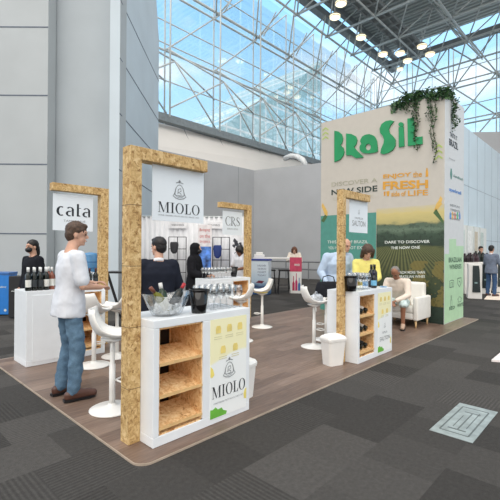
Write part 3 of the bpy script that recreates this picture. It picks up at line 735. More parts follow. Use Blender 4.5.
BOTG = plain('bottle_print_green', (74, 104, 60), .5); SPL = plain('splash_print', (222, 182, 98), .5)
front('bottle_print', [(321.2, 221), (325, 214.5), (327.5, 216.5), (324, 222.5)], BOTG); front('splash_print', [(324.8, 214.6), (321.6, 206), (322.8, 203), (325.4, 207.5), (327.8, 212), (327.4, 216)], SPL)
front('bottle_print', [(433.3, 213), (436.2, 208.5), (443.4, 220.5), (443.4, 224)], BOTG); front('splash_print', [(434, 210.5), (436.5, 203.5), (438.5, 201), (440.5, 196), (442.5, 198.5), (441.5, 202.5), (442.2, 204), (437.6, 209.6)], SPL)
# side face of the tower: pale print above, mint below, printed lists
def sq(name, x0, x1, z0, z1, mat, lift=.002, parent=None):
    b = MB(); b.box(x0, x1, -lift-.001, -lift+.001, z0, z1); return b.build(name, mat, parent or tower)
sq('side_print', 0, TS, 0, TH-.02, SIDEW, .001)
zm = ts(448, 237)[1]
mz = lambda x_, y_: ts(x_, y_)
b = MB(); b.prism([(.02, 0.01), (TS-.01, .01), (TS-.01, mz(464, 246)[1]), (mz(456, 246)[0], mz(456, 246)[1]), (mz(456, 239)[0], mz(456, 239)[1]), (mz(449, 239)[0], mz(449, 239)[1]), (mz(449, 254)[0], mz(449, 254)[1]), (.02, mz(449, 254)[1])], (0, -.003, 0), X, Z, .001); b.build('mint_print', MINT, tower)
def swrite(name, txt, xa, ya, xb, yb, mat, bold=0):
    p, q = ts(xa, ya), ts(xb, yb); hh = abs(ts(xa, yb+(ya-ya))[1]-p[1])
    return write(name, txt, (p[0], -.005, p[1]), X, Z, q[0]-p[0], hh, mat, tower, bold, .001)
def sline(txt, xa, xb, ybot, hpx, mat, bold=0):
    p = ts(xa, ybot); x1_ = ts(xb, ybot)[0]; h_ = ts(xa, ybot-hpx)[1]-p[1]
    return write('print', txt, (p[0], -.005, p[1]), X, Z, x1_-p[0], h_, mat, tower, bold, .001)
sline('TASTE IT', 449.5, 457, 136, 4.5, INK, .01); sline('BRAZIL', 449, 457.8, 145, 7, INK, .02)
sline('sponsored', 449, 454.5, 159, 2, GREYINK)
b = MB(); q0 = ts(451, 174); b.prism([(q0[0]+.07*math.cos(a), q0[1]+.13*math.sin(a)) for a in [R(60*i) for i in range(6)]], (0, -.004, 0), X, Z, .001); b.build('logo_print', plain('sea_green_ink', (70, 130, 116)), tower)
sline('ApexBrasil', 453, 462.5, 177.5, 3.6, plain('sea_green_ink', (70, 130, 116)), .01)
sline('apexbrasil', 449, 461, 192, 5, plain('blue_ink', (96, 140, 206)), .04)
for i, tx in enumerate(('INSTITUTO', 'CONSEVITIS', 'GOVERNO DO', 'RIO GRANDE')): sline(tx, 450, 459.6, 206+i*4.4, 2.2, GREYINK, .01)
for i, (c_, xx) in enumerate(((( 60, 150, 220), 449.5), ((240, 180, 60), 451.8), ((230, 110, 60), 454.2), ((70, 180, 110), 456.6), ((60, 120, 200), 459))):
    p = ts(xx, 219); b = MB(); w_ = .09; z_ = p[1]; b.prism([(p[0], z_), (p[0]+w_, z_), (p[0]+w_, z_+.09+.05*(i % 2)), (p[0]+w_*.4, z_+.17), (p[0], z_+.12)], (0, -.004, 0), X, Z, .001); b.build('logo_print', plain('logo_colour_%s' % 'abcde'[i], c_), tower)
DKM = plain('deep_green_ink', (56, 96, 70), .6)
sline('BRAZILIAN', 448.4, 461.2, 262.5, 5, DKM, .02); sline('WINERIES', 449, 461, 269.5, 4.8, DKM, .02)
def outline(cx, cy, w_, h_, kind):
    b = MB(); p = ts(cx, cy); s_ = .012
    if kind == 0: q = stroke([(-.5, -.4), (-.5, .4), (0, .5), (.5, .4), (.5, -.4), (-.5, -.4)], .09)+stroke([(-.2, -.4), (-.2, .2), (.2, .2), (.2, -.4)], .09)
    elif kind == 1: q = stroke([(-.5, .5), (.5, .5), (.45, -.1), (0, -.5), (-.45, -.1), (-.5, .5)], .09)+stroke([(-.15, .2), (.2, 0)], .09)
    elif kind == 2: q = stroke([(-.1, .5), (-.1, .2), (-.25, 0), (-.25, -.5), (.25, -.5), (.25, 0), (.1, .2), (.1, .5)], .09)
    else: q = stroke([(-.5, 0), (0, .5), (.5, 0)], .09)+stroke([(-.35, 0), (-.35, -.5), (.35, -.5), (.35, 0)], .09)
    for poly in q: b.add([(p[0]+u_*w_, -.005, p[1]+v_*h_) for u_, v_ in poly], [tuple(range(len(poly)))])
    b.build('icon', DKM, tower)
outline(451.5, 284, .27, .17, 0); outline(459.2, 282.5, .27, .2, 1); outline(451, 301, .2, .24, 2); outline(459.4, 299, .3, .12, 3)
sline('RED', 449, 454.5, 310.5, 3.4, DKM, .02); sline('WHITE', 457, 463, 307.5, 3.4, DKM, .02)
# little green spray print on the shared edge
# lamp on top of the short low wall behind the tower is hidden: nothing there
# ---- ivy
t = thing('hanging_ivy', (TX+.1, TY+.2, TH), 0, 'dark green ivy spilling over the top corner of the tower', 'plant')
def leafcloud(n, pts, spread, size):
    b = MB()
    for _ in range(n):
        p = random.choice(pts); c = Vector((p[0]+random.gauss(0, spread[0]), p[1]+random.gauss(0, spread[1]), p[2]+random.gauss(0, spread[2])))
        q = Quaternion(Vector((random.uniform(-1, 1), random.uniform(-1, 1), random.uniform(-1, 1))).normalized(), random.uniform(0, 3.1)); s_ = size*random.uniform(.6, 1.3)
        vs = [(0, -.6, 0), (.42, -.1, .12), (.3, .3, .08), (0, .75, -.05), (-.3, .3, .08), (-.42, -.1, .12)]
        b.add([c+q @ (Vector(v_)*s_) for v_ in vs], [(0, 1, 2, 3), (0, 3, 4, 5)])
    return b
def cap(b):      # keep leaves outside the tower block (local to plant at TX+.1, TY+.2, TH)
    return b
k = N('ivy_leaf'); oi = k.n('ShaderNodeNewGeometry'); k.l(k.ramp(oi.outputs['Random Per Island'], [(0, (26, 54, 34)), (.5, (44, 84, 50)), (1, (84, 122, 70))]), k.b.inputs['Base Color']); k.b.inputs['Roughness'].default_value = .5
IVY = k.m
top = []
for i in range(60):
    f_ = i/59; top.append((-.13+random.uniform(-.05, .12), -.22+1.12*f_, .0+.09*math.sin(f_*math.pi)+random.uniform(-.14, .05)))
for i in range(10): top.append((-.1+.32*i/9, -.22, .05+random.uniform(-.1, .05)))
def strand(x, y, z1, z0, n):
    r = []; ph = random.random()*6
    for i in range(n): f_ = i/(n-1); r.append((x+.015*math.sin(f_*9+ph), y+.03*math.sin(f_*11+ph), z1+(z0-z1)*f_))
    return r
L = lambda x, y: (tp(x, y)[0]-.2, tp(x, y)[1]+.018-TH)
strs = []
for (xa, ya, xb, yb, nn_, sp_) in ((417, 100, 417, 152, 30, .05), (414.5, 100, 415.5, 128, 20, .05), (432.5, 100, 432.5, 150, 26, .02), (436, 98, 435.5, 163, 30, .018), (430, 98, 431, 122, 14, .05), (408, 103, 408, 112, 8, .05), (403, 104, 403, 110, 8, .04)):
    a_ = L(xa, ya); c_ = L(xb, yb); strs.append((strand(-.15, (a_[0]+c_[0])/2, a_[1], c_[1], nn_), sp_, nn_))
sx_ = [ts(451, 110)[0]-.1, ts(452.5, 110)[0]-.1]
strs.append((strand(sx_[0], -.25, .0, ts(451, 130)[1]+.018-TH, 22), .045, 34)); strs.append((strand(sx_[1], -.25, .02, ts(452.5, 125)[1]+.018-TH, 14), .05, 24))
b = leafcloud(900, top, (.03, .035, .035), .06)
for pts, sp_, n_ in strs: q = leafcloud(int(n_*(5 if sp_ > .03 else 2.6)), pts, (.015, sp_*.7, .03), .038); b.add(q.v, q.f)
for i_ in range(len(b.v)):                     # push whatever fell inside the tower back out
    v_ = b.v[i_]
    if v_.z < .0 and v_.x > -.105 and v_.y > -.205 and v_.y < TL: 
        if v_.x+.1 < v_.y+.2: v_.x = -.108-random.random()*.02
        else: v_.y = -.208-random.random()*.02
b.build('foliage', IVY, t)
for pts, sp_, n_ in strs: MB().tube(pts, .006, 4).build('stem', plain('ivy_stem', (70, 74, 48)), t)
MB().tube([p for p in top[:60:6]], .012, 5).build('stem', MATS['ivy_stem'], t)
# ================================================================== PEOPLE
def capsule(b, a, c, ra, rb, n=12):
    a, c = Vector(a), Vector(c); b.tube([a, c], [ra, rb], n); b.ell(a, (ra, ra, ra), None, n); b.ell(c, (rb, rb, rb), None, n)
def chain(b, pts, rs, n=12):
    for i in range(len(pts)-1): capsule(b, pts[i], pts[i+1], rs[i], rs[i+1], n)
def torso(b, secs, lat):
    """secs: (centre, half depth, half width)"""
    lat = Vector(lat).normalized(); rs = []
    for i, (c, rx, ry) in enumerate(secs):
        a = Vector(secs[max(0, i-1)][0]); d = (Vector(secs[min(len(secs)-1, i+1)][0])-a).normalized(); fw = lat.cross(d).normalized()
        rs.append([Vector(c)+fw*(rx*abs(math.cos(t))**.85*(1 if math.cos(t) > 0 else -1))+lat*(ry*abs(math.sin(t))**.85*(1 if math.sin(t) > 0 else -1)) for t in [2*math.pi*(j+.5)/20 for j in range(20)]])
    b.rings(rs)
def skinned(b, name, mat, parent, vox=.012, sm=3, wr=0.0, wsize=.12):
    o = b.build('tmp', mat, None)
    r = o.modifiers.new('r', 'REMESH'); r.mode = 'VOXEL'; r.voxel_size = vox; r.use_smooth_shade = True
    s_ = o.modifiers.new('s', 'SMOOTH'); s_.iterations = sm; s_.factor = .5
    if wr:
        tx = bpy.data.textures.new('w', 'CLOUDS'); tx.noise_scale = wsize; d = o.modifiers.new('d', 'DISPLACE'); d.texture = tx; d.strength = wr; d.mid_level = .5
    bpy.context.view_layer.update()
    me = bpy.data.meshes.new_from_object(o.evaluated_get(bpy.context.evaluated_depsgraph_get())); me.name = name
    bpy.data.objects.remove(o)
    for p in me.polygons: p.use_smooth = True
    if not me.materials: me.materials.append(mat)
    q = bpy.data.objects.new(name, me); COL.objects.link(q); q.parent = parent; return q
def hand(b, w_, dirn, palm_n, side, s=1, curl=.5):
    """palm, four bent fingers and a side thumb from wrist w_; dirn towards the fingers, palm_n out of the palm, side = towards the thumb"""
    w_, d, n = Vector(w_), Vector(dirn).normalized(), Vector(palm_n).normalized(); sd = d.cross(n).normalized()
    if sd.dot(Vector(side)) < 0: sd = -sd
    for k_ in (-.025, -.008, .009, .026): capsule(b, w_+sd*k_*.5, w_+d*.085*s+sd*k_*s, .014, .012, 8)
    for k_, L_ in ((-.030, .060), (-.010, .072), (.010, .078), (.030, .070)):
        p0_ = w_+d*.088*s+sd*k_*s; p1_ = p0_+(d*math.cos(curl*.6)+n*math.sin(curl*.6))*L_*.52*s; p2_ = p1_+(d*math.cos(curl*1.9)+n*math.sin(curl*1.9))*L_*.5*s
        chain(b, [p0_, p1_, p2_], [.0095, .009, .0075], 8)
    t0 = w_+d*.02+sd*.02; t1 = t0+(d*.6+sd*.75+n*.25).normalized()*.045; t2 = t1+(d*.85+sd*.2+n*.5).normalized()*.035
    chain(b, [t0, t1, t2], [.014, .011, .009], 8)
DEF = dict(pelvis=(0, 0, .95), waist=(0, 0, 1.08), chest=(0, 0, 1.30), neck=(-.01, 0, 1.47), head=(.02, 0, 1.63),
           sL=(0, .175, 1.40), sR=(0, -.175, 1.40), eL=(-.03, .24, 1.12), eR=(-.03, -.24, 1.12), wL=(.08, .25, .88), wR=(.08, -.25, .88),
           hL=(0, .09, .92), hR=(0, -.09, .92), kL=(.03, .11, .50), kR=(.03, -.11, .50), aL=(-.02, .12, .09), aR=(-.02, -.12, .09), tL=(.15, .14, .03), tR=(.15, -.14, .03),
           hy=0, hp=0, hdL=None, hdR=None)
def figure(loc, face, label, pose, skin, hair, top, legs, shoes, top_kind='tee', hair_kind='short', vox=.012, scale=1.0, extra=None, build=1.0, group=None, sole=True):
    P = dict(DEF); P.update(pose); V = {k_: (Vector(v) if isinstance(v, tuple) else v) for k_, v in P.items()}
    t = thing('person', loc, face, label, 'person', group); t.scale = (scale,)*3
    lat = (V['sL']-V['sR']); latp = (V['hL']-V['hR'])
    HM = Matrix.Translation(V['head']) @ Matrix.Rotation(R(P['hy']), 4, 'Z') @ Matrix.Rotation(R(P['hp']), 4, 'Y')
    H3 = HM.to_3x3(); hd = lambda x, y, z: HM @ Vector((x, y, z))
    B_ = build
    # ---- body: one continuous surface
    b = MB()
    torso(b, [(V['pelvis']-Vector((0, 0, .06)), .09*B_, .14*B_), (V['pelvis'], .105*B_, .16*B_), (V['waist'], .095*B_, .14*B_), (V['chest'], .11*B_, .165*B_), (V['chest']*.4+V['neck']*.6, .09, .14), (V['neck'], .055, .07)], lat)
    capsule(b, V['neck']-(V['head']-V['neck'])*.2, hd(-.015, 0, -.06), .062, .055)
    b.ell(hd(-.008, 0, .025), (.098, .077, .098), H3, 18); b.ell(hd(.022, 0, -.045), (.066, .058, .072), H3, 14); b.ell(hd(.062, 0, -.088), (.026, .03, .02), H3, 10)
    capsule(b, hd(.088, 0, .01), hd(.106, 0, -.022), .009, .013, 8)
    b.ell(hd(.088, 0, -.058), (.012, .024, .006), H3, 8); b.ell(hd(.08, 0, .03), (.02, .05, .01), H3, 10)
    for s_ in (-1, 1): b.ell(hd(-.005, s_*.078, -.015), (.02, .011, .032), H3, 8)
    for s_ in 'LR':
        chain(b, [V['s'+s_]*.9+V['neck']*.1, V['e'+s_], V['w'+s_]], [.052*B_, .040*B_, .027], 12)
        fd = V['w'+s_]-V['e'+s_]; dn = P['hd'+s_] or fd; pn = Vector((0, .0, -1)) if abs(fd.normalized().z) < .6 else Vector((0, 1 if s_ == 'R' else -1, 0))
        hand(b, V['w'+s_], dn, pn, (0, 1 if s_ == 'R' else -1, 0) if abs(fd.normalized().z) < .6 else (1, 0, 0))
        chain(b, [V['h'+s_], V['k'+s_], V['a'+s_]], [.085*B_, .055*B_, .036], 12); capsule(b, V['a'+s_]-Vector((0, 0, .04)), V['t'+s_], .035, .028)
    skinned(b, 'body', skin, t, min(vox, .009), 2)
    # ---- eyes, brows, mouth
    eye = plain('eye_dark', (30, 24, 22), .3); 
    for s_ in (-1, 1):
        b = MB(); b.ell(hd(.082, s_*.032, .006), (.008, .012, .007), H3, 8); b.build('eye', eye, t, True)
        b = MB(); capsule(b, hd(.088, s_*.018, .028), hd(.078, s_*.048, .028), .004, .003, 6); b.build('eyebrow', hair, t, True)
    b = MB(); b.ell(hd(.098, 0, -.058), (.004, .022, .004), H3, 8); b.build('mouth', plain('lips', (150, 84, 76)), t, True)
    # ---- hair
    if hair_kind:
        b = MB()
        if hair_kind == 'short':
            b.ell(hd(-.018, 0, .048), (.104, .086, .092), H3, 18); b.ell(hd(-.05, 0, .0), (.068, .079, .085), H3, 16); b.ell(hd(.045, 0, .092), (.05, .06, .03), H3, 12)
        elif hair_kind == 'bob':
            b.ell(hd(-.015, 0, .045), (.112, .098, .1), H3, 18); b.ell(hd(-.05, 0, -.03), (.075, .1, .11), H3, 16)
            for s_ in (-1, 1): capsule(b, hd(.02, s_*.085, .04), hd(.0, s_*.09, -.09), .035, .03)
        elif hair_kind == 'tail':
            b.ell(hd(-.018, 0, .045), (.104, .086, .092), H3, 18); b.ell(hd(-.06, 0, .0), (.06, .07, .08), H3, 14); chain(b, [hd(-.1, 0, .0), hd(-.115, 0, -.1), hd(-.1, 0, -.2)], [.04, .038, .022])
        elif hair_kind == 'thin':
            b.ell(hd(-.03, 0, .035), (.094, .084, .09), H3, 18)
        skinned(b, 'hair', hair, t, max(.007, vox*.8), 2, .012, .03)
    # ---- clothes
    if legs:
        b = MB()
        torso(b, [(V['pelvis']-Vector((0, 0, .1)), .10*B_, .14*B_), (V['pelvis']-Vector((0, 0, .02)), .122*B_, .175*B_), (V['pelvis']*.5+V['waist']*.5, .112*B_, .16*B_)], latp)
        for s_ in 'LR':
            if legs[1] == 'long': chain(b, [V['h'+s_], V['k'+s_], V['a'+s_]+(V['k'+s_]-V['a'+s_])*.02], [.088*B_, .076*B_, .060], 14)
            else: chain(b, [V['h'+s_], V['k'+s_]], [.1*B_, .085*B_], 14)
        skinned(b, 'trousers' if legs[1] == 'long' else 'shorts', legs[0], t, vox, 3, .03, .07)
    if top:
        b = MB(); g = 1.12 if top_kind == 'tee' else 1.16
        hem = .145 if top_kind == 'tee' else (.12 if top_kind == 'blouse' else .16)
        dn = (V['pelvis']-V['waist']).normalized()
        secs = [(V['pelvis']+dn*hem, .138*B_*g, .177*B_*g), (V['pelvis'], .132*B_*g, .171*B_*g), (V['waist'], .112*B_*g, .152*B_*g), (V['chest'], .12*B_*g, .175*B_*g), (V['chest']*.45+V['neck']*.55, .095*B_*g, .155*g), (V['neck']-(V['neck']-V['chest'])*.12, .062*g, .085*g)]
        torso(b, secs, lat)
        for s_ in 'LR':
            sh = V['s'+s_]
            if top_kind == 'tee': e_ = sh+(V['e'+s_]-sh)*.78; chain(b, [sh, e_], [.075*B_, .072*B_], 14)
            else: chain(b, [sh, V['e'+s_], V['w'+s_]+(V['e'+s_]-V['w'+s_])*.08], [.075*B_, .06*B_, .043], 14)
            capsule(b, sh*.95+V['neck']*.05, V['neck']-Vector((0, 0, .05)), .07, .06)
        skinned(b, {'tee': 'tee_shirt', 'jacket': 'jacket', 'shirt': 'shirt', 'blouse': 'blouse'}[top_kind], top, t, vox, 3, .014, .09)
        if top_kind in ('jacket', 'shirt'):
            b = MB(); c0 = V['neck']; ax = (V['head']-V['neck']).normalized()
            M = Matrix.Translation(c0) @ ax.to_track_quat('Z', 'Y').to_matrix().to_4x4()
            b.lathe([(.072, -.03), (.063, .012), (.058, .012), (.066, -.03)], 18, M=M); b.build('collar', plain('collar_white', (232, 234, 238), .7) if top_kind == 'jacket' else top, t, True)
    for s_ in 'LR':
        if shoes:
            b = MB(); a = V['a'+s_]; q = V['t'+s_]; d = (q-a); d.z = 0; d.normalize()
            heel = Vector((a.x, a.y, q.z))-d*.05
            chain(b, [heel+Vector((0, 0, .03)), a+Vector((0, 0, -.02))], [.038, .046]); chain(b, [heel+Vector((0, 0, .012)), q+Vector((0, 0, .01))], [.038, .04])
            chain(b, [a+d*.02-Vector((0, 0, .015)), q+Vector((0, 0, .015))], [.045, .034])
            sh = skinned(b, 'shoe', shoes, t, .008, 2)
            zf = q.z-.03
            b = MB(); e_ = Vector((-d.y, d.x, 0)); c0 = Vector((a.x, a.y, zf))
            pts = [(-.09, -.03), (-.09, .03), (-.03, .042), (.06, .042), (.15, .046), (.2, .03), (.215, 0), (.2, -.03), (.15, -.046), (.06, -.042), (-.03, -.042)]
            b.prism(pts[::-1], c0, d, e_, -.02) if False else b.add([c0+d*u_+e_*v_+Vector((0, 0, h_)) for h_ in (0, .022) for u_, v_ in pts], [tuple(range(11)), tuple(range(11, 22))]+[(i, (i+1) % 11, (i+1) % 11+11, i+11) for i in range(11)])
            b.build('sole', DARK, sh)
    if extra: extra(t, V, hd, H3)
    return t
def facemask(t, V, hd, H3):
    b = MB(); b.ell(hd(.055, 0, -.05), (.062, .064, .052), H3, 14)
    for s_ in (-1, 1): b.tube([hd(.05, s_*.062, -.03), hd(0, s_*.082, -.005)], .003, 5)
    b.build('face_mask', DARK, t, True)
cloth = lambda n, c, **k: plain(n, c, .85, var=k.get('var', .05), vscale=k.get('vs', 12), spec=.2)
def denim():
    k = N('blue_denim'); a = k.coord(); f = k.math('MULTIPLY_ADD', k.noise(a, 5, 3), .7, k.math('MULTIPLY', k.noise(a, 90, 2, .8), .3))
    k.l(k.ramp(f, [(.3, (66, 92, 116)), (.58, (100, 130, 154)), (.78, (138, 164, 184))]), k.b.inputs['Base Color']); k.b.inputs['Roughness'].default_value = .9; return k.m
DENIM = denim()
PZ = .018
def watch(t, V, hd, H3): pass
man = figure((.21, 1.675, PZ), R(-4), 'man in white tee, blue jeans and brown shoes standing side-on between the counters', dict(
    pelvis=(-.02, 0, .96), waist=(-.01, 0, 1.1), chest=(0, 0, 1.31), neck=(.0, 0, 1.48), head=(.055, 0, 1.64), hy=-22, hp=6,
    sL=(.0, .19, 1.41), sR=(0, -.19, 1.41), eR=(.03, -.25, 1.13), wR=(.25, -.13, 1.10), eL=(.03, .25, 1.14), wL=(.25, .10, 1.13), hdR=Vector((.75, .6, .0)), hdL=Vector((.75, -.5, .1)),
    hL=(-.02, .09, .92), hR=(-.02, -.09, .92), kL=(.02, .12, .50), kR=(.02, -.14, .50), aL=(-.06, .12, .09), aR=(-.02, -.15, .09), tL=(.11, .15, .035), tR=(.17, -.16, .035)),
    SKIN, HAIRB, cloth('white_tee', (216, 219, 226), var=.03), (DENIM, 'long'), plain('brown_leather', (88, 58, 48), .4), 'tee', 'short', vox=.011, scale=1.0, build=1.0)
P0 = atd(158.5, 4.75, PZ)
figure(P0, R(62), 'man in dark navy suit seen from behind the MIOLO counter, his back to us', dict(head=(.03, .0, 1.63), hy=42, hp=0, eL=(.02, .27, 1.12), eR=(.02, -.27, 1.12), wL=(.2, .2, 1.0), wR=(.2, -.2, 1.0)),
       SKIN, HAIRK, cloth('navy_suit', (30, 34, 46)), (cloth('navy_suit', (30, 34, 46)), 'long'), plain('black_leather', (20, 18, 18), .3), 'jacket', 'short', scale=.935, build=1.14)
# woman in a black robe and headscarf
def robe(t, V, hd, H3):
    b = MB(); b.ell(hd(-.025, 0, .02), (.115, .1, .118), H3, 18); chain(b, [hd(-.03, 0, -.03), V['neck'], (0, 0, 1.36)], [.1, .1, .16])
    skinned(b, 'headscarf', cloth('black_scarf', (22, 22, 26)), t, .014, 3, .02)
    b = MB(); torso(b, [((0, 0, .08), .2, .24), ((0, 0, .5), .17, .22), ((0, 0, .95), .15, .2), ((0, 0, 1.1), .13, .18), ((0, 0, 1.3), .14, .2), ((0, 0, 1.42), .1, .15)], (0, 1, 0))
    for s_ in 'LR': chain(b, [V['s'+s_], V['e'+s_], V['w'+s_]], [.08, .08, .07])
    skinned(b, 'robe', cloth('black_robe', (24, 24, 29)), t, .016, 3, .03); facemask(t, V, hd, H3)
figure(atd(194.5, 7.9, 0), R(-62), 'woman in black headscarf and robe standing in front of the white backdrop', dict(eL=(.05, .22, 1.12), eR=(.05, -.22, 1.12), wL=(.28, .15, 1.08), wR=(.28, -.15, 1.08), hy=8, head=(.04, 0, 1.62)), SKIN, HAIRK, None, None, DARK, 'tee', None, vox=.015, extra=robe, scale=.95)
figure(atd(33, 6.7, 0), R(196), 'woman in black top and black face mask standing behind the dark bottles, far left', dict(eL=(-.02, .25, 1.13), wL=(.1, .2, .9), eR=(-.02, -.25, 1.13), wR=(.1, -.2, .9), hy=0), SKIN, HAIRK, cloth('black_top', (26, 27, 34)), (cloth('black_trousers', (26, 26, 30)), 'long'), DARK, 'shirt', 'tail', vox=.014, extra=facemask, scale=.95)
def lap(t, V, hd, H3): pass
figure(atd(366, 6.9, PZ), R(222), 'woman in yellow top with brown bob looking down behind the SALTON counter', dict(head=(.1, 0, 1.48), neck=(.03, 0, 1.36), chest=(.0, 0, 1.2), sL=(.0, .175, 1.29), sR=(0, -.175, 1.29), waist=(0, 0, 1.02), pelvis=(-.03, 0, .9), hL=(-.03, .09, .88), hR=(-.03, -.09, .88),
       hp=28, eL=(.08, .2, 1.04), eR=(.08, -.2, 1.04), wL=(.27, .08, 1.0), wR=(.27, -.08, 1.0)), SKIN, HAIRB, cloth('yellow_top', (238, 226, 132), var=.03), (cloth('grey_trousers', (70, 72, 78)), 'long'), DARK, 'blouse', 'bob', vox=.012, scale=1.0, build=.84)
figure(atd(336.8, 7.15, PZ), R(238), 'man in pale blue shirt leaning behind the OSB post by the green tower', dict(head=(.12, .11, 1.56), neck=(.06, .05, 1.45), chest=(.03, 0, 1.26), sL=(.05, .2, 1.35), sR=(.05, -.2, 1.35), hp=14, hy=10, eL=(.06, .28, 1.1), eR=(.0, -.3, 1.1), wL=(.28, .2, .98), wR=(.22, -.3, .92)),
       SKIN, HAIRG, cloth('pale_blue_shirt', (186, 204, 226), var=.03), (cloth('dark_trousers', (44, 46, 56)), 'long'), DARK, 'shirt', 'thin', vox=.012, scale=1.02, build=1.2)
# seated man, facing -X, leaning on his knees
def glasses_(t, V, hd, H3):
    b = MB()
    for s_ in (-1, 1): b.lathe([(.021, -.002), (.023, 0), (.021, .002)], 12, M=Matrix.Translation(hd(.1, s_*.032, .006)) @ H3.to_4x4() @ Matrix.Rotation(R(90), 4, 'Y'), cap=False)
    b.build('spectacles', DARK, t)
figure((6.50, .93, PZ), R(188), 'grey haired man in cream shirt seated on the white armchair, leaning forward', dict(
    pelvis=(.0, 0, .50), waist=(.05, 0, .64), chest=(.17, 0, .82), neck=(.29, 0, .98), head=(.40, 0, 1.10), hp=42, sL=(.24, .19, .92), sR=(.24, -.19, .92), eL=(.36, .24, .66), eR=(.36, -.24, .66), wL=(.56, .06, .56), wR=(.56, -.04, .55),
    hL=(.03, .1, .48), hR=(.03, -.1, .48), kL=(.46, .17, .50), kR=(.44, -.15, .50), aL=(.42, .16, .09), aR=(.50, -.14, .09), tL=(.58, .19, .035), tR=(.66, -.16, .035)),
    SKINT, HAIRG, cloth('cream_shirt', (234, 220, 206), var=.03), (cloth('patterned_shorts', (196, 214, 214), var=.2, vs=14), 'short'), plain('tan_shoe', (196, 166, 144), .6), 'blouse', 'thin', vox=.012, extra=glasses_, scale=.98)
figure(atd(491.3, 13.7, 0), R(-20), 'man in grey jacket and jeans standing by the white kiosks, right edge of the photo', dict(eR=(.06, -.26, 1.12), wR=(.3, -.16, 1.14), eL=(.06, .26, 1.12), wL=(.3, .16, 1.14)), SKIN, HAIRK, cloth('grey_jacket', (116, 126, 144)), (cloth('blue_jeans_far', (62, 88, 124)), 'long'), plain('brown_leather', (88, 58, 48), .4), 'jacket', 'short', vox=.018, scale=1.0)
figure(atd(294.5, 15.3, 0), R(215), 'auburn haired woman in cream top leaning on the far high table', dict(head=(.1, 0, 1.55), neck=(.05, 0, 1.42), hp=15, eL=(.15, .26, 1.14), eR=(.15, -.26, 1.14), wL=(.36, .14, 1.19), wR=(.36, -.1, 1.19)), SKIN, HAIRR, cloth('cream_top', (226, 214, 200)), (cloth('dark_trousers', (44, 46, 56)), 'long'), DARK, 'shirt', 'bob', vox=.018)
figure(atd(241.5, 9.7, 0), R(170), 'person with dark hair in white top, half hidden by the CRS post and black pot', dict(head=(.05, 0, 1.5), neck=(.0, 0, 1.38), hp=25, eL=(.1, .26, 1.1), wL=(.3, .14, 1.05), eR=(.1, -.26, 1.1), wR=(.3, -.14, 1.05)), SKIND, HAIRK, cloth('white_top', (222, 222, 226)), (cloth('dark_trousers', (44, 46, 56)), 'long'), DARK, 'tee', 'bob', vox=.016)
figure(atd(480.8, 15.7, 0), R(215), 'dark clothed person standing between the kiosks and the white booth, left of the grey jacket', dict(), SKIN, HAIRK, cloth('black_top', (26, 27, 34)), (cloth('dark_trousers', (44, 46, 56)), 'long'), DARK, 'shirt', 'short', vox=.018)
# ================================================================== THINGS ON AND AROUND THE COUNTERS
def bottle_profile(h=.30, r=.037): return [(r*.92, 0), (r, .006), (r, h*.60), (r*.93, h*.66), (r*.5, h*.75), (r*.38, h*.80), (r*.38, h*.93)], [(r*.44, h*.80), (r*.44, h*.995), (r*.3, h)]
GB = {'dark': plain('dark_bottle_glass', (20, 26, 22), .08), 'olive': plain('olive_bottle_glass', (112, 112, 36), .1), 'green': plain('green_bottle_glass', (28, 52, 34), .1), 'rose': plain('rose_bottle_glass', (142, 84, 66), .1)}
LBL = plain('paper_label', (228, 228, 222), .7); LBB = plain('blue_label', (120, 186, 220), .6); LBD = plain('dark_label', (50, 56, 60), .6)
def bottle(loc, label, glass='dark', foil=(20, 20, 22), lab=LBL, rot=None, h=.30, r=.037, group=None):
    t = thing('wine_bottle', loc, 0, label, 'bottle', group); p, f_ = bottle_profile(h, r)
    MB().lathe(p, 16).build('glass_body', GB[glass], t, True)
    MB().lathe(f_, 12).build('capsule', plain('foil_%d_%d_%d' % foil, foil, .35), t, True)
    if lab: MB().lathe([(r+.0008, h*.16), (r+.0012, h*.17), (r+.0012, h*.46), (r+.0008, h*.47)], 16, cap=False).build('label', lab, t, True)
    if rot is not None: t.rotation_mode = 'QUATERNION'; t.rotation_quaternion = rot
    return t
gp = [(.032, 0), (.033, .002), (.012, .006), (.004, .012), (.0035, .085), (.008, .095), (.026, .108), (.038, .135), (.037, .165), (.030, .205), (.0288, .205), (.0355, .165), (.0365, .136), (.025, .111), (.006, .099)]
gmesh = MB().lathe(gp, 14)
G0 = None
def glass(loc, label, group, s=1):
    global G0
    if G0 is None: G0 = gmesh.build('wine_glass', CGLASS, None, True); o = G0
    else: o = G0.copy(); COL.objects.link(o)
    o.location = loc; o.scale = (s, s, s); return tag(o, label, 'wine glass', group)
for i in range(5):
    for j in range(4): glass((.90+i*.077+random.uniform(-.006, .006), .27+j*.085, TOP), 'clear stemmed wine glass standing in rows on the MIOLO counter', 'wine glasses on the MIOLO counter')
for i in range(8):
    for j in range(3): glass((PR[0]+.06+i*.08+random.uniform(-.01, .01), PR[1]+.14+j*.1, TOP), 'clear wine glass set upright on the back row counter under the CRS sign', 'wine glasses on the CRS counter')
for i in range(4):
    for j in range(2): glass((PC[0]+.74+i*.075, PC[1]+.2+j*.1, TOP), 'clear wine glass beside the cata OSB post', 'wine glasses on the cata counter')
for i in range(4):
    for j in range(3): glass((PS[0]+.28+i*.072, PS[1]+.12+j*.085, TOP), 'clear wine glass between the black bucket and the dark bottles on the SALTON counter', 'wine glasses on the SALTON counter', 1.12)
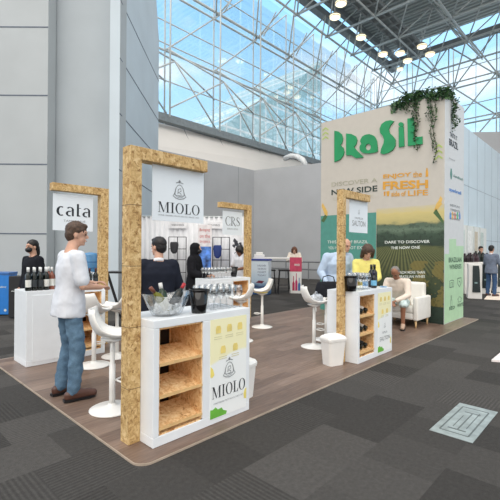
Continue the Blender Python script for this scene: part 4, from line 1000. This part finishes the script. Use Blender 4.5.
def bucket(loc, label, r0, r1, h, mat=BLK, name='wine_bucket'):
    t = thing(name, loc, 0, label, 'bucket')
    MB().lathe([(r0*.96, 0), (r0, .005), (r1, h), (r1-.006, h), (r0-.006, .012)], 24).build('bucket_body', mat, t, True)
    MB().lathe([(r1-.002, h-.012), (r1+.003, h-.010), (r1+.003, h+.002), (r1-.006, h+.002)], 24, cap=False).build('rim', mat, t, True); return t
bucket((.70, .235, TOP), 'tall gloss black bucket beside the clear tub on the MIOLO counter', .062, .084, .20)
pk = at(350.5, 291, 2, TOP); bucket((pk.x, pk.y, TOP), 'gloss black bucket on the left end of the SALTON counter', .075, .092, .2)
bucket((PR[0]+.86, PR[1]+.3, TOP), 'black pot at the foot of the CRS post on the back counter', .055, .085, .2)
# clear tub with ice and three bottles
tc_ = Vector((.43, .315, TOP))
t = thing('ice_tub', tc_, R(0), 'clear acrylic tub holding three bottles, beside the tall front post', 'ice tub')
def oval(a, c, z, n=28, tilt=0): return [Vector((a*math.cos(q), c*math.sin(q), z+tilt*math.cos(q)**2)) for q in [2*math.pi*i/n for i in range(n)]]
b = MB(); b.rings([oval(.105, .085, 0), oval(.125, .10, .010), oval(.165, .125, .075), oval(.215, .15, .155, tilt=.03), oval(.22, .155, .16, tilt=.03), oval(.21, .145, .157, tilt=.03), oval(.16, .12, .077), oval(.1, .08, .012)]); b.build('tub_shell', ACRYL, t, True)
b = MB()
for i in range(150):
    a = random.uniform(0, 6.28); q = random.random()**.5; z = random.uniform(.02, .085); rr_ = .085+z*.35
    M = Matrix.Translation((q*rr_*math.cos(a), q*rr_*.8*math.sin(a), z)) @ Matrix.Rotation(random.random()*3, 4, Vector((random.random(), random.random(), 1)).normalized()); s_ = random.uniform(.008, .013); b.box(-s_, s_, -s_, s_, -s_, s_, M)
ic = b.build('crushed_ice', plain('ice_white', (226, 230, 234), .25, spec=.6), None); ic.location = tc_; tag(ic, 'heap of crushed ice inside the clear tub', 'ice', kind='stuff')
def tilt(x, y, z): return Vector((x, y, z)).normalized().to_track_quat('Z', 'Y')
bottle(tc_+Vector((-.0, -.04, .035)), 'olive green bottle with brown foil leaning left in the clear tub', 'olive', (120, 70, 54), LBL, tilt(-.85, .05, 1), .27, .036)
bottle(tc_+Vector((.01, .03, .02)), 'dark bottle with white cap upright in the middle of the tub', 'green', (228, 228, 226), LBL, tilt(.0, .35, 1), .25, .038)
bottle(tc_+Vector((.03, -.0, .045)), 'dark bottle with red foil leaning right in the clear tub', 'dark', (176, 40, 48), LBD, tilt(.8, .1, 1), .26, .036)
# dark bottles on the cata counter
kk = 0
place = [(19.5, 288.5), (22.5, 289.5), (25.5, 290.5), (28.8, 291), (21.5, 286.5), (25, 287), (28, 288), (31.5, 288.8)]
nm = ['front left corner', 'front row, second from the left', 'front row, third from the left', 'front row, right end', 'second row, left end', 'second row, second', 'second row, third', 'second row, right end']
for i in range(8):
    r_, c_ = divmod(i, 4); loc = (PC[0]+.045+c_*.073+r_*.02, PC[1]+.08+r_*.09, TOP)
    bottle(loc, 'dark bottle with white cap on the left counter, %s' % nm[i], 'dark', (222, 224, 224), LBL if i in (0, 3, 5) else LBD, r=.033)
for i in range(4):
    loc = (PC[0]+.345+(i % 3)*.073, PC[1]+.12+(i//3)*.12, TOP)
    bottle(loc, 'rose bottle with white foil on the left counter, %s' % ['nearest the dark bottles', 'middle of the group', 'closest to the man in white', 'behind the other three'][i], 'rose', (216, 216, 214), LBL, r=.033)
for i in range(3):
    bottle((PC[0]+.77+i*.09, PC[1]+.12, TOP), 'dark red wine bottle by the cata post, %s' % ['left one', 'middle one', 'right one'][i], 'dark', (60, 20, 24), LBD, h=.27, r=.034)
p = at(369.8, 289.5, 2, TOP); bottle((PS[0]+.70, PS[1]+.13, TOP), 'short dark bottle with pale blue label on the SALTON counter', 'dark', (30, 30, 60), LBB, h=.24, r=.04)
for i, x in enumerate((374.3, 379.6)):
    bottle((PS[0]+.80+i*.1, PS[1]+.22, TOP), 'tall dark bottle on the SALTON counter, %s of the pair' % ('left', 'right')[i], 'dark', (16, 16, 18), LBD, h=.34, r=.044)
# bottles lying on the racks of the SALTON counter
for k_, zc in enumerate((.60, .355, .115)):
    for i in range(3):
        x = PS[0]+.10+i*.12; M = Vector((0, math.cos(R(15)), math.sin(R(15))))
        bottle((x, PS[1]+.055, .018+zc+.062), '%s bottle lying on the %s shelf of the SALTON counter' % (('left', 'middle', 'right')[i], ('top', 'middle', 'bottom')[k_]), 'dark', (20, 20, 22), (LBL, LBD, LBD)[(k_+i) % 3] if k_ else LBL, M.to_track_quat('Z', 'Y'), .28, .036)
# picture cards on the SALTON counter
t = thing('picture_card', (PS[0]+.95, PS[1]+.36, TOP), R(-30), 'blue picture card propped on the right end of the SALTON counter', 'card')
k = N('blue_card'); a = k.coord((1, 1, 1)); k.l(k.ramp(k.noise(a, 22, 3), [(.35, (84, 132, 178)), (.5, (150, 188, 220)), (.65, (214, 226, 232))]), k.b.inputs['Base Color']); BLUEC = k.m
b = MB(); M = Matrix.Rotation(R(-14), 4, 'X'); b.box(-.08, .08, -.003, .003, 0, .17, M); b.build('card_face', BLUEC, t); b = MB(); b.box(-.01, .01, 0, .07, 0, .004); b.build('card_foot', WARMW, t)
b = MB(); b.box(-.07, .07, -.05, .05, 0, .012, Matrix.Rotation(R(20), 4, 'Z')); o = b.build('leaflet_stack', BLUEC); o.location = (PS[0]+.95, PS[1]+.10, TOP); tag(o, 'low stack of blue leaflets in front of the propped card', 'leaflets')
# bags on the stools
def bag(name, loc, rz, label, mat, w, d, h, soft=.03):
    t = thing(name, loc, rz, label, 'bag'); b = MB()
    b.rings([[Vector((w*math.cos(q)*abs(math.cos(q))**-.5*abs(math.cos(q)) if 0 else w*(abs(math.cos(q))**.5)*(1 if math.cos(q) > 0 else -1)*k_, d*(abs(math.sin(q))**.5)*(1 if math.sin(q) > 0 else -1)*k_, z)) for q in [2*math.pi*(i+.5)/20 for i in range(20)]] for z, k_ in ((0, .85), (h*.08, 1), (h*.7, .98), (h*.92, .85), (h, .6))])
    o = b.build('bag_body', mat, t, True); tx = bpy.data.textures.new('w', 'CLOUDS'); tx.noise_scale = .08; ds = o.modifiers.new('sub', 'SUBSURF'); ds.levels = 2; ds.render_levels = 2; dd = o.modifiers.new('d', 'DISPLACE'); dd.texture = tx; dd.strength = soft
    b = MB(); b.tube([(-w*.5, 0, h*.9), (-w*.4, 0, h*1.25), (0, 0, h*1.35), (w*.4, 0, h*1.25), (w*.5, 0, h*.9)], .009, 6); b.build('handle', mat, t, True); return t
bag('shoulder_bag', (3.73, 1.10, .70), R(20), 'crumpled silvery white bag on the stool left of the SALTON counter', plain('silver_fabric', (176, 180, 186), .4, var=.25, vscale=30), .13, .10, .13, .05)
bag('laptop_bag', (at(328, 341, 2, 0).x, at(328, 341, 2, 0).y, .70), R(-45), 'black bag on the stool behind the SALTON counter post', cloth('black_nylon', (34, 36, 42)), .22, .09, .30)
# ---- armchair, facing -X
t = thing('armchair', (6.72, .93, PZ), 0, 'white boxy armchair with pale wooden legs against the tower', 'armchair')
UP = plain('white_upholstery', (236, 234, 228), .7, var=.015)
def soft(nm, *bx, r=.03):
    b = MB(); b.box(*bx); o = b.build(nm, UP, t); m_ = o.modifiers.new('b', 'BEVEL'); m_.width = r; m_.segments = 4
    for p in o.data.polygons: p.use_smooth = True
    return o
soft('armrest', -.36, .36, -.40, -.30, .14, .60); soft('armrest', -.36, .36, .30, .40, .14, .60)
b = MB(); b.box(.20, .36, -.31, .31, .14, .86, Matrix.Rotation(R(0), 4, 'Y')); o = b.build('backrest', UP, t); m_ = o.modifiers.new('b', 'BEVEL'); m_.width = .05; m_.segments = 4
soft('seat_frame', -.35, .3, -.3, .3, .15, .28); soft('seat_cushion', -.35, .22, -.295, .295, .28, .42, r=.04)
WOODL = plain('pale_oak', (222, 190, 140), .5)
for sx in (-.3, .3):
    for sy_ in (-.34, .34): MB().tube([(sx, sy_, 0), (sx, sy_, .15)], [.016, .024], 10).build('leg', WOODL, t, True)
# ---- floor hatch in the carpet
q = [Vector((2.03, -1.21, 0)), Vector((2.0, -1.54, 0)), Vector((2.85, -1.53, 0)), Vector((2.88, -1.215, 0))]
t = thing('floor_hatch', (2.44, -1.37, .0), 0, 'pale grey rectangular hatch plate set in the dark carpet', 'floor hatch')
HP = plain('hatch_plate', (150, 160, 160), .35, var=.12, vscale=9)
MB().box(-.42, .42, -.165, .165, .001, .006).build('plate', HP, t, bevel=.002)
HG = plain('hatch_groove', (98, 106, 106), .6)
b = MB()
for a_ in (-.33, .33): b.box(a_-.006, a_+.006, -.11, .11, .006, .0075)
for a_ in (-.11, .11): b.box(-.33, .33, a_-.006, a_+.006, .006, .0075)
b.box(-.26, -.24, -.07, .07, .006, .0075); b.box(-.24, .2, -.01, .0, .006, .0075); b.box(-.2, .1, .04, .047, .006, .0075); b.box(-.18, .24, -.06, -.053, .006, .0075); b.box(.2, .215, -.07, .06, .006, .0075)
b.build('groove', HG, t)
# paper corner at the right edge
q = [at(491.5, 362, 2, 0), at(515, 364, 2, 0), at(512, 344, 2, 0), at(500, 355, 2, 0)]
b = MB(); b.add([(p.x, p.y, .004+z) for z in (0, .03) for p in q], [(0, 1, 2, 3), (4, 5, 6, 7), (0, 1, 5, 4), (1, 2, 6, 5), (2, 3, 7, 6), (3, 0, 4, 7)])
o = b.build('floor_mat', plain('white_pink_board', (240, 232, 230), .5)); tag(o, 'corner of a white board lying on the carpet at the right edge', 'board')
# ---- blue recycling box and black box at the far left
p = atd(3, 9.0, 0)
t = thing('recycling_bin', p, YAW-R(90)+R(6), 'bright blue bin with white lettering at the left edge of the photo', 'bin')
BLUE = plain('bright_blue', (42, 128, 214), .4, var=.03)
MB().box(-.28, .13, 0, .4, .02, .92).build('bin_body', BLUE, t, bevel=.01); MB().box(-.29, .14, -.01, .41, .92, .98).build('lid', plain('mid_blue', (60, 110, 176), .4), t, bevel=.01)
write('lettering', 'recycling', (-.2, -.002, .62), X, Z, .28, .05, WINK, t, .02)
b = MB(); b.prism([(.06+.03*math.cos(a), .12+.03*math.sin(a)) for a in [R(30*i) for i in range(12)]], (0, -.003, 0), X, Z, .001); b.build('mark', WINK, t)
p = atd(12, 8.6, 0); t = thing('equipment_case', p, YAW-R(90), 'black case standing between the blue bin and the left counter', 'case')
MB().box(-.07, .3, 0, .35, .02, .92).build('case_body', plain('black_case', (34, 34, 38), .6), t, bevel=.01)
for s_ in (-.02, .25): MB().lathe([(.02, 0), (.02, .03)], 10, c=(s_, .1, 0)).build('foot', DARK, t)
b = MB(); b.tube([(.02, -.01, .6), (.02, -.04, .6), (.2, -.04, .6), (.2, -.01, .6)], .008, 6); b.build('handle', STEELD, t)
# ---- water cooler and black folding stand behind the stand
p = atd(90.5, 7.4, 0); t = thing('water_cooler', p, YAW-R(90), 'water dispenser with blue bottle behind the man in the white tee', 'water cooler')
MB().box(-.15, .15, -.15, .15, .03, 1.0).build('cooler_body', WARMW, t, bevel=.02)
MB().lathe([(.04, .98), (.06, 1.0), (.13, 1.08), (.135, 1.1), (.135, 1.40), (.12, 1.44), (.02, 1.46)], 20).build('water_bottle', plain('blue_water_bottle', (82, 138, 184), .15), t, True)
for zz in (1.17, 1.28): MB().lathe([(.136, zz-.01), (.139, zz), (.136, zz+.01)], 20, cap=False).build('rib', plain('blue_rib', (60, 110, 160), .2), t, True)
for s_ in (-.05, .05): MB().tube([(s_, -.15, .84), (s_, -.19, .84), (s_, -.19, .80)], .012, 8).build('tap', DARK, t)
p = atd(120.5, 7.0, 0); t = thing('folding_stand', p, YAW-R(90), 'black folding X-legged stand between the cata post and tall front post', 'stand')
for s_ in (-1, 1):
    b = MB(); b.tube([(-.18*s_, .1*s_, 0), (.18*s_, .1*s_, 1.1)], .014, 8); b.tube([(-.18*s_, .16*s_, 0), (.18*s_, .16*s_, 1.1)], .014, 8); b.build('leg', DARK, t)
MB().box(-.22, .22, -.18, .18, 1.1, 1.13).build('tray_top', DARK, t, bevel=.005)
# ---- white pleated backdrop booth far behind
p0_, p1_ = atd(128, 11.2), atd(243.5, 11.2)
d = (p1_-p0_); Lb = d.length; ang = math.atan2(d.y, d.x)
t = thing('backdrop_wall', p0_, ang, 'white pleated exhibition backdrop behind the woman in the headscarf', 'backdrop')
PLE = plain('white_backdrop', (222, 223, 226), .7, var=.01)
b = MB(); n = 120
zt_ = 2.46
vs = [(Lb*i/n, .025*math.sin(i*1.25), z) for i in range(n+1) for z in (0.02, zt_)]; b.add(vs, [(2*i, 2*i+2, 2*i+3, 2*i+1) for i in range(n)])
o = b.build('pleated_curtain', PLE, t, True); sd = o.modifiers.new('s', 'SOLIDIFY'); sd.thickness = .01
b = MB(); b.tube([(0, 0, zt_+.01), (Lb, 0, zt_+.01)], .02, 6); b.build('top_rail', STEELD, t)
for i in range(4): b = MB(); b.tube([(Lb*i/3, .05, 0), (Lb*i/3, .05, zt_)], .02, 6); b.build('upright', STEELD, t)
def bx_at(px_): return (atd(px_, 11.2)-p0_).length
SM = plain('small_sign_white', (234, 234, 236), .6)
for px_, lb in ((178, 'small white name board on the pleated backdrop, above the left wire rack'), (214, 'small white name board on the pleated backdrop, above the red lettered poster')):
    x = bx_at(px_); s_ = thing('name_board', p0_+d.normalized()*x-Vector((-d.y, d.x, 0)).normalized()*.06+Z*2.2, ang, lb, 'sign')
    MB().box(-.25, .25, -.01, .01, -.07, .12).build('board', SM, s_); write('lettering', 'WINES OF BRAZIL', (-.18, -.01, 0), X, Z, .36, .05, INK, s_, .0)
BLKW = plain('black_wire', (40, 42, 46), .5)
nb = Vector((-d.y, d.x, 0)).normalized()
def rackw(pxa, pxb, lb):
    xa, xb = bx_at(pxa), bx_at(pxb); s_ = thing('wire_rack', p0_+d.normalized()*(xa+xb)/2-nb*.25, ang, lb, 'rack'); w_ = (xb-xa)/2
    b = MB()
    for x in (-w_, 0, w_): b.tube([(x, 0, 0), (x, 0, 1.88)], .012, 5)
    for z in (.9, 1.25, 1.55, 1.88): b.tube([(-w_, 0, z), (w_, 0, z)], .010, 5)
    for x in (-w_, w_): b.tube([(x, -.2, .01), (x, .2, .01)], .012, 5)
    b.build('wire_frame', BLKW, s_); return s_
rackw(170.5, 187.5, 'black wire rack with a dark bag on the white backdrop, left one'); rackw(213.5, 230, 'black wire rack with a blue item on the white backdrop, right one')
def hang(px_, z, w_, h_, mat, nm_, lb, cat):
    b = MB(); b.rings([[Vector((w_*k_*math.cos(q), .05*math.sin(q), zz)) for q in [2*math.pi*i/12 for i in range(12)]] for zz, k_ in ((0, .35), (h_*.2, .8), (h_*.75, 1), (h_*.95, .9), (h_, .7))])
    o = b.build(nm_, mat, None, True); o.location = p0_+d.normalized()*bx_at(px_)-nb*.34+Z*z; o.rotation_euler = (0, 0, ang); tag(o, lb, cat)
hang(176.5, 1.42, .12, .32, plain('dark_bag', (50, 50, 54), .7), 'hanging_bag', 'dark pouch hanging on the left wire rack', 'bag')
hang(218.5, 1.3, .12, .36, plain('navy_item', (40, 60, 120), .7), 'hanging_apron', 'navy blue apron hanging on the right wire rack', 'apron')
# poster with red lettering, dark splotch poster
x = bx_at(206); s_ = thing('pull_up_banner', p0_+d.normalized()*x-nb*.3, ang, 'narrow banner with red lettering over a blue picture, beside the woman in the headscarf', 'banner')
MB().box(-.19, .19, -.01, .01, .06, 2.22).build('banner_face', plain('banner_pale', (232, 226, 226), .6), s_); MB().box(-.2, .2, -.06, .06, 0, .06).build('banner_foot', STEELD, s_)
for i, tx in enumerate(('Bringing', 'on the', 'tropics')): write('lettering', tx, (-.14, -.012, 2.02-i*.16), X, Z, .28, .10, plain('red_ink', (196, 72, 72), .6), s_, .0)
b = MB(); b.box(-.18, .18, -.014, -.011, .9, 1.62); b.build('picture', plain('blue_picture', (72, 110, 178), .6, var=.5, vscale=6), s_)
x = bx_at(238); s_ = thing('pull_up_banner', p0_+d.normalized()*x-nb*.3, ang, 'white banner with dark grey blotches left of the CRS post', 'banner')
MB().box(-.17, .17, -.01, .01, .06, 2.05).build('banner_face', SM, s_); MB().box(-.2, .2, -.06, .06, 0, .06).build('banner_foot', STEELD, s_)
for i in range(9):
    b = MB(); cx, cz = random.uniform(-.11, .11), random.uniform(1.2, 1.8); rr_ = random.uniform(.03, .06); b.prism([(cx+rr_*random.uniform(.6, 1.2)*math.cos(a), cz+rr_*random.uniform(.6, 1.2)*math.sin(a)) for a in [R(45*j) for j in range(8)]], (0, -.012, 0), X, Z, .001)
    b.build('blotch_print', plain('blotch_grey', (66, 68, 76), .6), s_)
# white table of that booth
t = thing('draped_table', atd(217, 10.5, 0), ang, 'white table standing before the pleated backdrop, right of the woman in the headscarf', 'table')
MB().box(-.6, .6, -.25, .25, .95, 1.0).build('table_top', WARMW, t, bevel=.01); MB().box(-.58, .58, -.23, .23, 0.0, .95).build('table_skirt', PLE, t)
b = MB(); b.box(-.61, .61, -.26, .26, 1.0, 1.006); b.build('runner', plain('royal_blue', (50, 66, 150), .6), t)
# ---- blue and white printed counter
p = atd(256, 13.6, 0); t = thing('printed_counter', p, YAW-R(90)+R(-16), 'counter wrapped in a pale blue seaside print, right of the CRS post', 'counter')
k = N('seaside_print'); c = k.n('ShaderNodeTexCoord'); sp = k.n('ShaderNodeSeparateXYZ'); k.l(c.outputs['Object'], sp.inputs[0])
f = k.math('MULTIPLY_ADD', k.noise(c.outputs['Object'], 4, 4), .18, k.math('SUBTRACT', sp.outputs[2], .09))
k.l(k.ramp(f, [(.05, (60, 100, 150)), (.22, (110, 150, 180)), (.28, (50, 60, 110)), (.34, (120, 150, 180)), (.45, (196, 216, 232)), (.9, (226, 236, 244))]), k.b.inputs['Base Color'])
MB().box(-.72, .44, 0, .45, .02, 1.18).build('printed_wrap', k.m, t); MB().box(-.74, .46, -.02, .47, 1.18, 1.23).build('counter_top', plain('royal_blue', (50, 66, 150), .6), t, bevel=.005)
for i, tx in enumerate(('DISCOVER', 'THE SOUTH', 'COAST', 'TODAY')): write('lettering', tx, (.06, -.003, .98-i*.11), X, Z, .3, .055, plain('navy_ink', (60, 74, 120)), t)
b = MB(); b.prism([(.0, .42), (.1, .50), (.3, .48), (.22, .40)], (0, -.003, 0), X, Z, .001); b.build('boat_print', plain('maroon_ink', (120, 50, 70)), t)
t = thing('printer', p+Z*1.23+CF.to_2d().to_3d()*.22+CR.to_2d().to_3d()*.12, YAW-R(90), 'small white appliance on the blue printed counter', 'appliance')
MB().box(-.18, .18, -.1, .12, 0, .16).build('appliance_body', WARMW, t, bevel=.02); MB().box(-.12, .12, -.06, .08, .16, .24).build('appliance_top', WARMW, t, bevel=.02)
# ---- high white table with pink end panel, stools by it
pA = atd(296, 14.2, 0); ang2 = YAW-R(90)
t = thing('high_table', pA, ang2+R(-8), 'long white high table with pink and white end panel in front of the grey wall', 'table')
MB().box(-1.55, .22, 0, .6, 1.22, 1.28).build('table_top', WARMW, t, bevel=.01); MB().box(-.23, .2, 0, .6, .0, 1.22).build('end_panel', WARMW, t)
MB().box(-.22, .21, -.006, 0, .78, 1.29).build('pink_print', plain('hot_pink', (206, 74, 104), .5), t); write('lettering', 'WINES', (-.06, -.009, .98), X, Z, .2, .08, WINK, t, .02)
for x, hh_, cc_ in ((-.08, .52, (190, 50, 90)), (.02, .62, (196, 60, 110)), (.12, .46, (60, 110, 170))):
    b = MB(); b.prism([(x-.04, .1), (x+.04, .1), (x+.04, .1+hh_*.5), (x+.012, .1+hh_*.65), (x+.012, .1+hh_), (x-.012, .1+hh_), (x-.012, .1+hh_*.65), (x-.04, .1+hh_*.5)], (0, -.004, 0), X, Z, .001); b.build('bottle_print', plain('print_%d' % cc_[0], cc_, .6), t)
for x in (-1.5, -1.0): MB().tube([(x, .3, 0), (x, .3, 1.22)], .03, 8).build('leg', STEELD, t)
for i, (px_, lb) in enumerate(((270, 'dark bar stool at the high white table, left one'), (284, 'dark bar stool at the high white table, right one'))):
    s_ = thing('bar_stool', atd(px_, 14.1, 0), ang2, lb, 'bar stool', 'dark stools at the high table')
    MB().box(-.2, .2, -.2, .2, .8, .86).build('seat', DARK, s_, bevel=.02)
    for sx in (-.18, .18):
        for sy_ in (-.18, .18): MB().tube([(sx*1.15, sy_*1.15, 0), (sx*.85, sy_*.85, .8)], .015, 6).build('leg', DARK, s_)
    b = MB(); b.tube([(-.19, -.19, .3), (.19, -.19, .3), (.19, .19, .3), (-.19, .19, .3)], .01, 6, closed=True); b.build('footrest', DARK, s_)
# ---- kiosks and white booths on the right
def kiosk(px_, dep, lb):
    p = atd(px_, dep, 0); s_ = thing('kiosk', p, YAW-R(90)+R(-24), lb, 'kiosk', 'white kiosks by the pale wall')
    prof = [(-.2, 0), (-.17, .5), (-.17, 1.0), (-.19, 1.14), (.19, 1.14), (.21, 1.0), (.2, .5), (.22, 0)]
    b = MB(); b.prism(prof[::-1], (0, 0, 0), X, Z, .5) ; b.build('kiosk_body', WARMW, s_, bevel=.02)
    b = MB(); b.prism([(-.06, .22), (.17, .22), (.14, .95), (.12, 1.08), (-.05, 1.08)], (0, -.502, 0), X, Z, .02); b.build('dark_panel', plain('kiosk_dark', (44, 54, 56), .3), s_)
    b = MB(); b.prism([(.0, .5), (.08, .5), (.08, .55), (.0, .55)], (0, -.523, 0), X, Z, .002); b.build('mark', plain('kiosk_mark', (140, 170, 170), .5), s_); return s_
kiosk(473, 13.3, 'white kiosk with dark panel right next to the mint tower edge'); kiosk(482.5, 14.8, 'white kiosk with dark panel left of the man in the grey jacket'); kiosk(497.5, 15.4, 'white kiosk behind the man in the grey jacket, at the right edge')
tt_ = thing('exhibit_booth', (14.6, 2.06, 0), 0, 'white booth panels with pale posters behind the kiosks on the right', 'booth')
MB().box(-1.4, 3.6, 0, .10, .0, 2.55).build('booth_wall', plain('booth_white', (226, 230, 228), .6, var=.02), tt_)
for i in range(5):
    MB().box(-1.1+i*.9, -.55+i*.9, -.02, 0, 1.5, 2.35).build('poster', plain('pale_poster_%s' % 'abc'[i % 3], ((206, 196, 176), (196, 210, 206), (236, 238, 236))[i % 3], .6), tt_)
    MB().box(-1.18+i*.9, -1.14+i*.9, -.05, 0, 0, 2.55).build('upright', STEEL, tt_)
for i, (px_, dd_, c_, h_) in enumerate(((467.5, 14.6, (40, 30, 34), .28), (473.2, 14.9, (60, 40, 48), .3), (478.6, 15.2, (30, 40, 36), .36), (485.8, 16.2, (44, 36, 40), .3))):
    b = MB(); p = atd(px_, dd_, 0); lbk = ('next to the tower edge', 'second from the tower edge', 'third from the tower edge', 'just left of the man in grey')[i]
    s_ = thing('display_plinth', p, YAW-R(90), 'white plinth topped with dark wares, '+lbk, 'plinth')
    MB().box(-.2, .2, -.2, .2, 0, 1.15).build('plinth_body', WARMW, s_); q = MB()
    for j in range(5): q.lathe([(.07, 1.15), (.075, 1.15+h_*.5), (.04, 1.15+h_*.8), (.03, 1.15+h_*(1+.15*(j % 2)))], 10, c=(-.15+.075*j, .05*(j % 2), 0))
    q.build('dark_wares', plain('wares_%d' % i, c_, .4), s_)
# thin cream patch laid on the floor by the right edge
q = [at(484, 299.5, 2, 0), at(515, 301, 2, 0), at(515, 293, 2, 0), at(489, 293.5, 2, 0)]
b = MB(); b.add([(p.x, p.y, z) for z in (.001, .012) for p in q], [(0, 1, 2, 3), (4, 5, 6, 7), (0, 1, 5, 4), (1, 2, 6, 5), (2, 3, 7, 6), (3, 0, 4, 7)])
tag(b.build('floor_patch', plain('cream_floor_patch', (240, 224, 208), .9)), 'flat cream patch on the floor under the feet of the man in the grey jacket', 'floor_patch')
# ================================================================== LIGHT
w = bpy.data.worlds.new('world'); SC.world = w; w.use_nodes = True; nt = w.node_tree
bg = nt.nodes['Background']; tc = nt.nodes.new('ShaderNodeTexCoord'); sp = nt.nodes.new('ShaderNodeSeparateXYZ'); nt.links.new(tc.outputs['Generated'], sp.inputs[0])
mp = nt.nodes.new('ShaderNodeMapping'); mp.inputs['Scale'].default_value = (1, 1, 2.6); nt.links.new(tc.outputs['Generated'], mp.inputs[0])
nz = nt.nodes.new('ShaderNodeTexNoise'); nz.inputs['Scale'].default_value = 2.6; nz.inputs['Detail'].default_value = 6; nt.links.new(mp.outputs[0], nz.inputs['Vector'])
rs = nt.nodes.new('ShaderNodeValToRGB'); nt.links.new(sp.outputs[2], rs.inputs[0])
e = rs.color_ramp.elements; e[0].position = .1; e[0].color = (.72, .92, 1.08, 1); e[1].position = .55; e[1].color = (.34, .70, 1.08, 1)
e2 = e.new(.3); e2.color = (.50, .82, 1.1, 1); e3 = e.new(.72); e3.color = (.95, .97, 1.0, 1)
rc = nt.nodes.new('ShaderNodeValToRGB'); nt.links.new(nz.outputs[0], rc.inputs[0]); rc.color_ramp.elements[0].position = .5; rc.color_ramp.elements[1].position = .68
mx = nt.nodes.new('ShaderNodeMix'); mx.data_type = 'RGBA'; nt.links.new(rc.outputs[0], mx.inputs[0]); nt.links.new(rs.outputs[0], mx.inputs[6]); mx.inputs[7].default_value = (1.05, 1.08, 1.12, 1)
# hazy white sky behind the camera side
dt = nt.nodes.new('ShaderNodeVectorMath'); dt.operation = 'DOT_PRODUCT'; nt.links.new(tc.outputs['Generated'], dt.inputs[0]); dt.inputs[1].default_value = (-.7, -.7, .1)
rb = nt.nodes.new('ShaderNodeValToRGB'); nt.links.new(dt.outputs['Value'], rb.inputs[0]); rb.color_ramp.elements[0].position = 0; rb.color_ramp.elements[1].position = .3
mx2 = nt.nodes.new('ShaderNodeMix'); mx2.data_type = 'RGBA'; nt.links.new(rb.outputs[0], mx2.inputs[0]); nt.links.new(mx.outputs[2], mx2.inputs[6]); mx2.inputs[7].default_value = (.92, .90, .87, 1)
nt.links.new(mx2.outputs[2], bg.inputs[0]); bg.inputs[1].default_value = 1.0
s = bpy.data.lights.new('sun', 'SUN'); s.energy = 1.2; s.angle = R(60); s.color = (1, .95, .88)
so = bpy.data.objects.new('sun', s); COL.objects.link(so); so.rotation_euler = Vector((.35, -.5, -1)).to_track_quat('-Z', 'Y').to_euler() if 0 else Vector((.55, .35, -1)).to_track_quat('-Z', 'Y').to_euler()
vs = SC.view_settings; vs.view_transform = 'Standard'; vs.look = 'None'; vs.exposure = .45; vs.gamma = 1; vs.use_curve_mapping = False
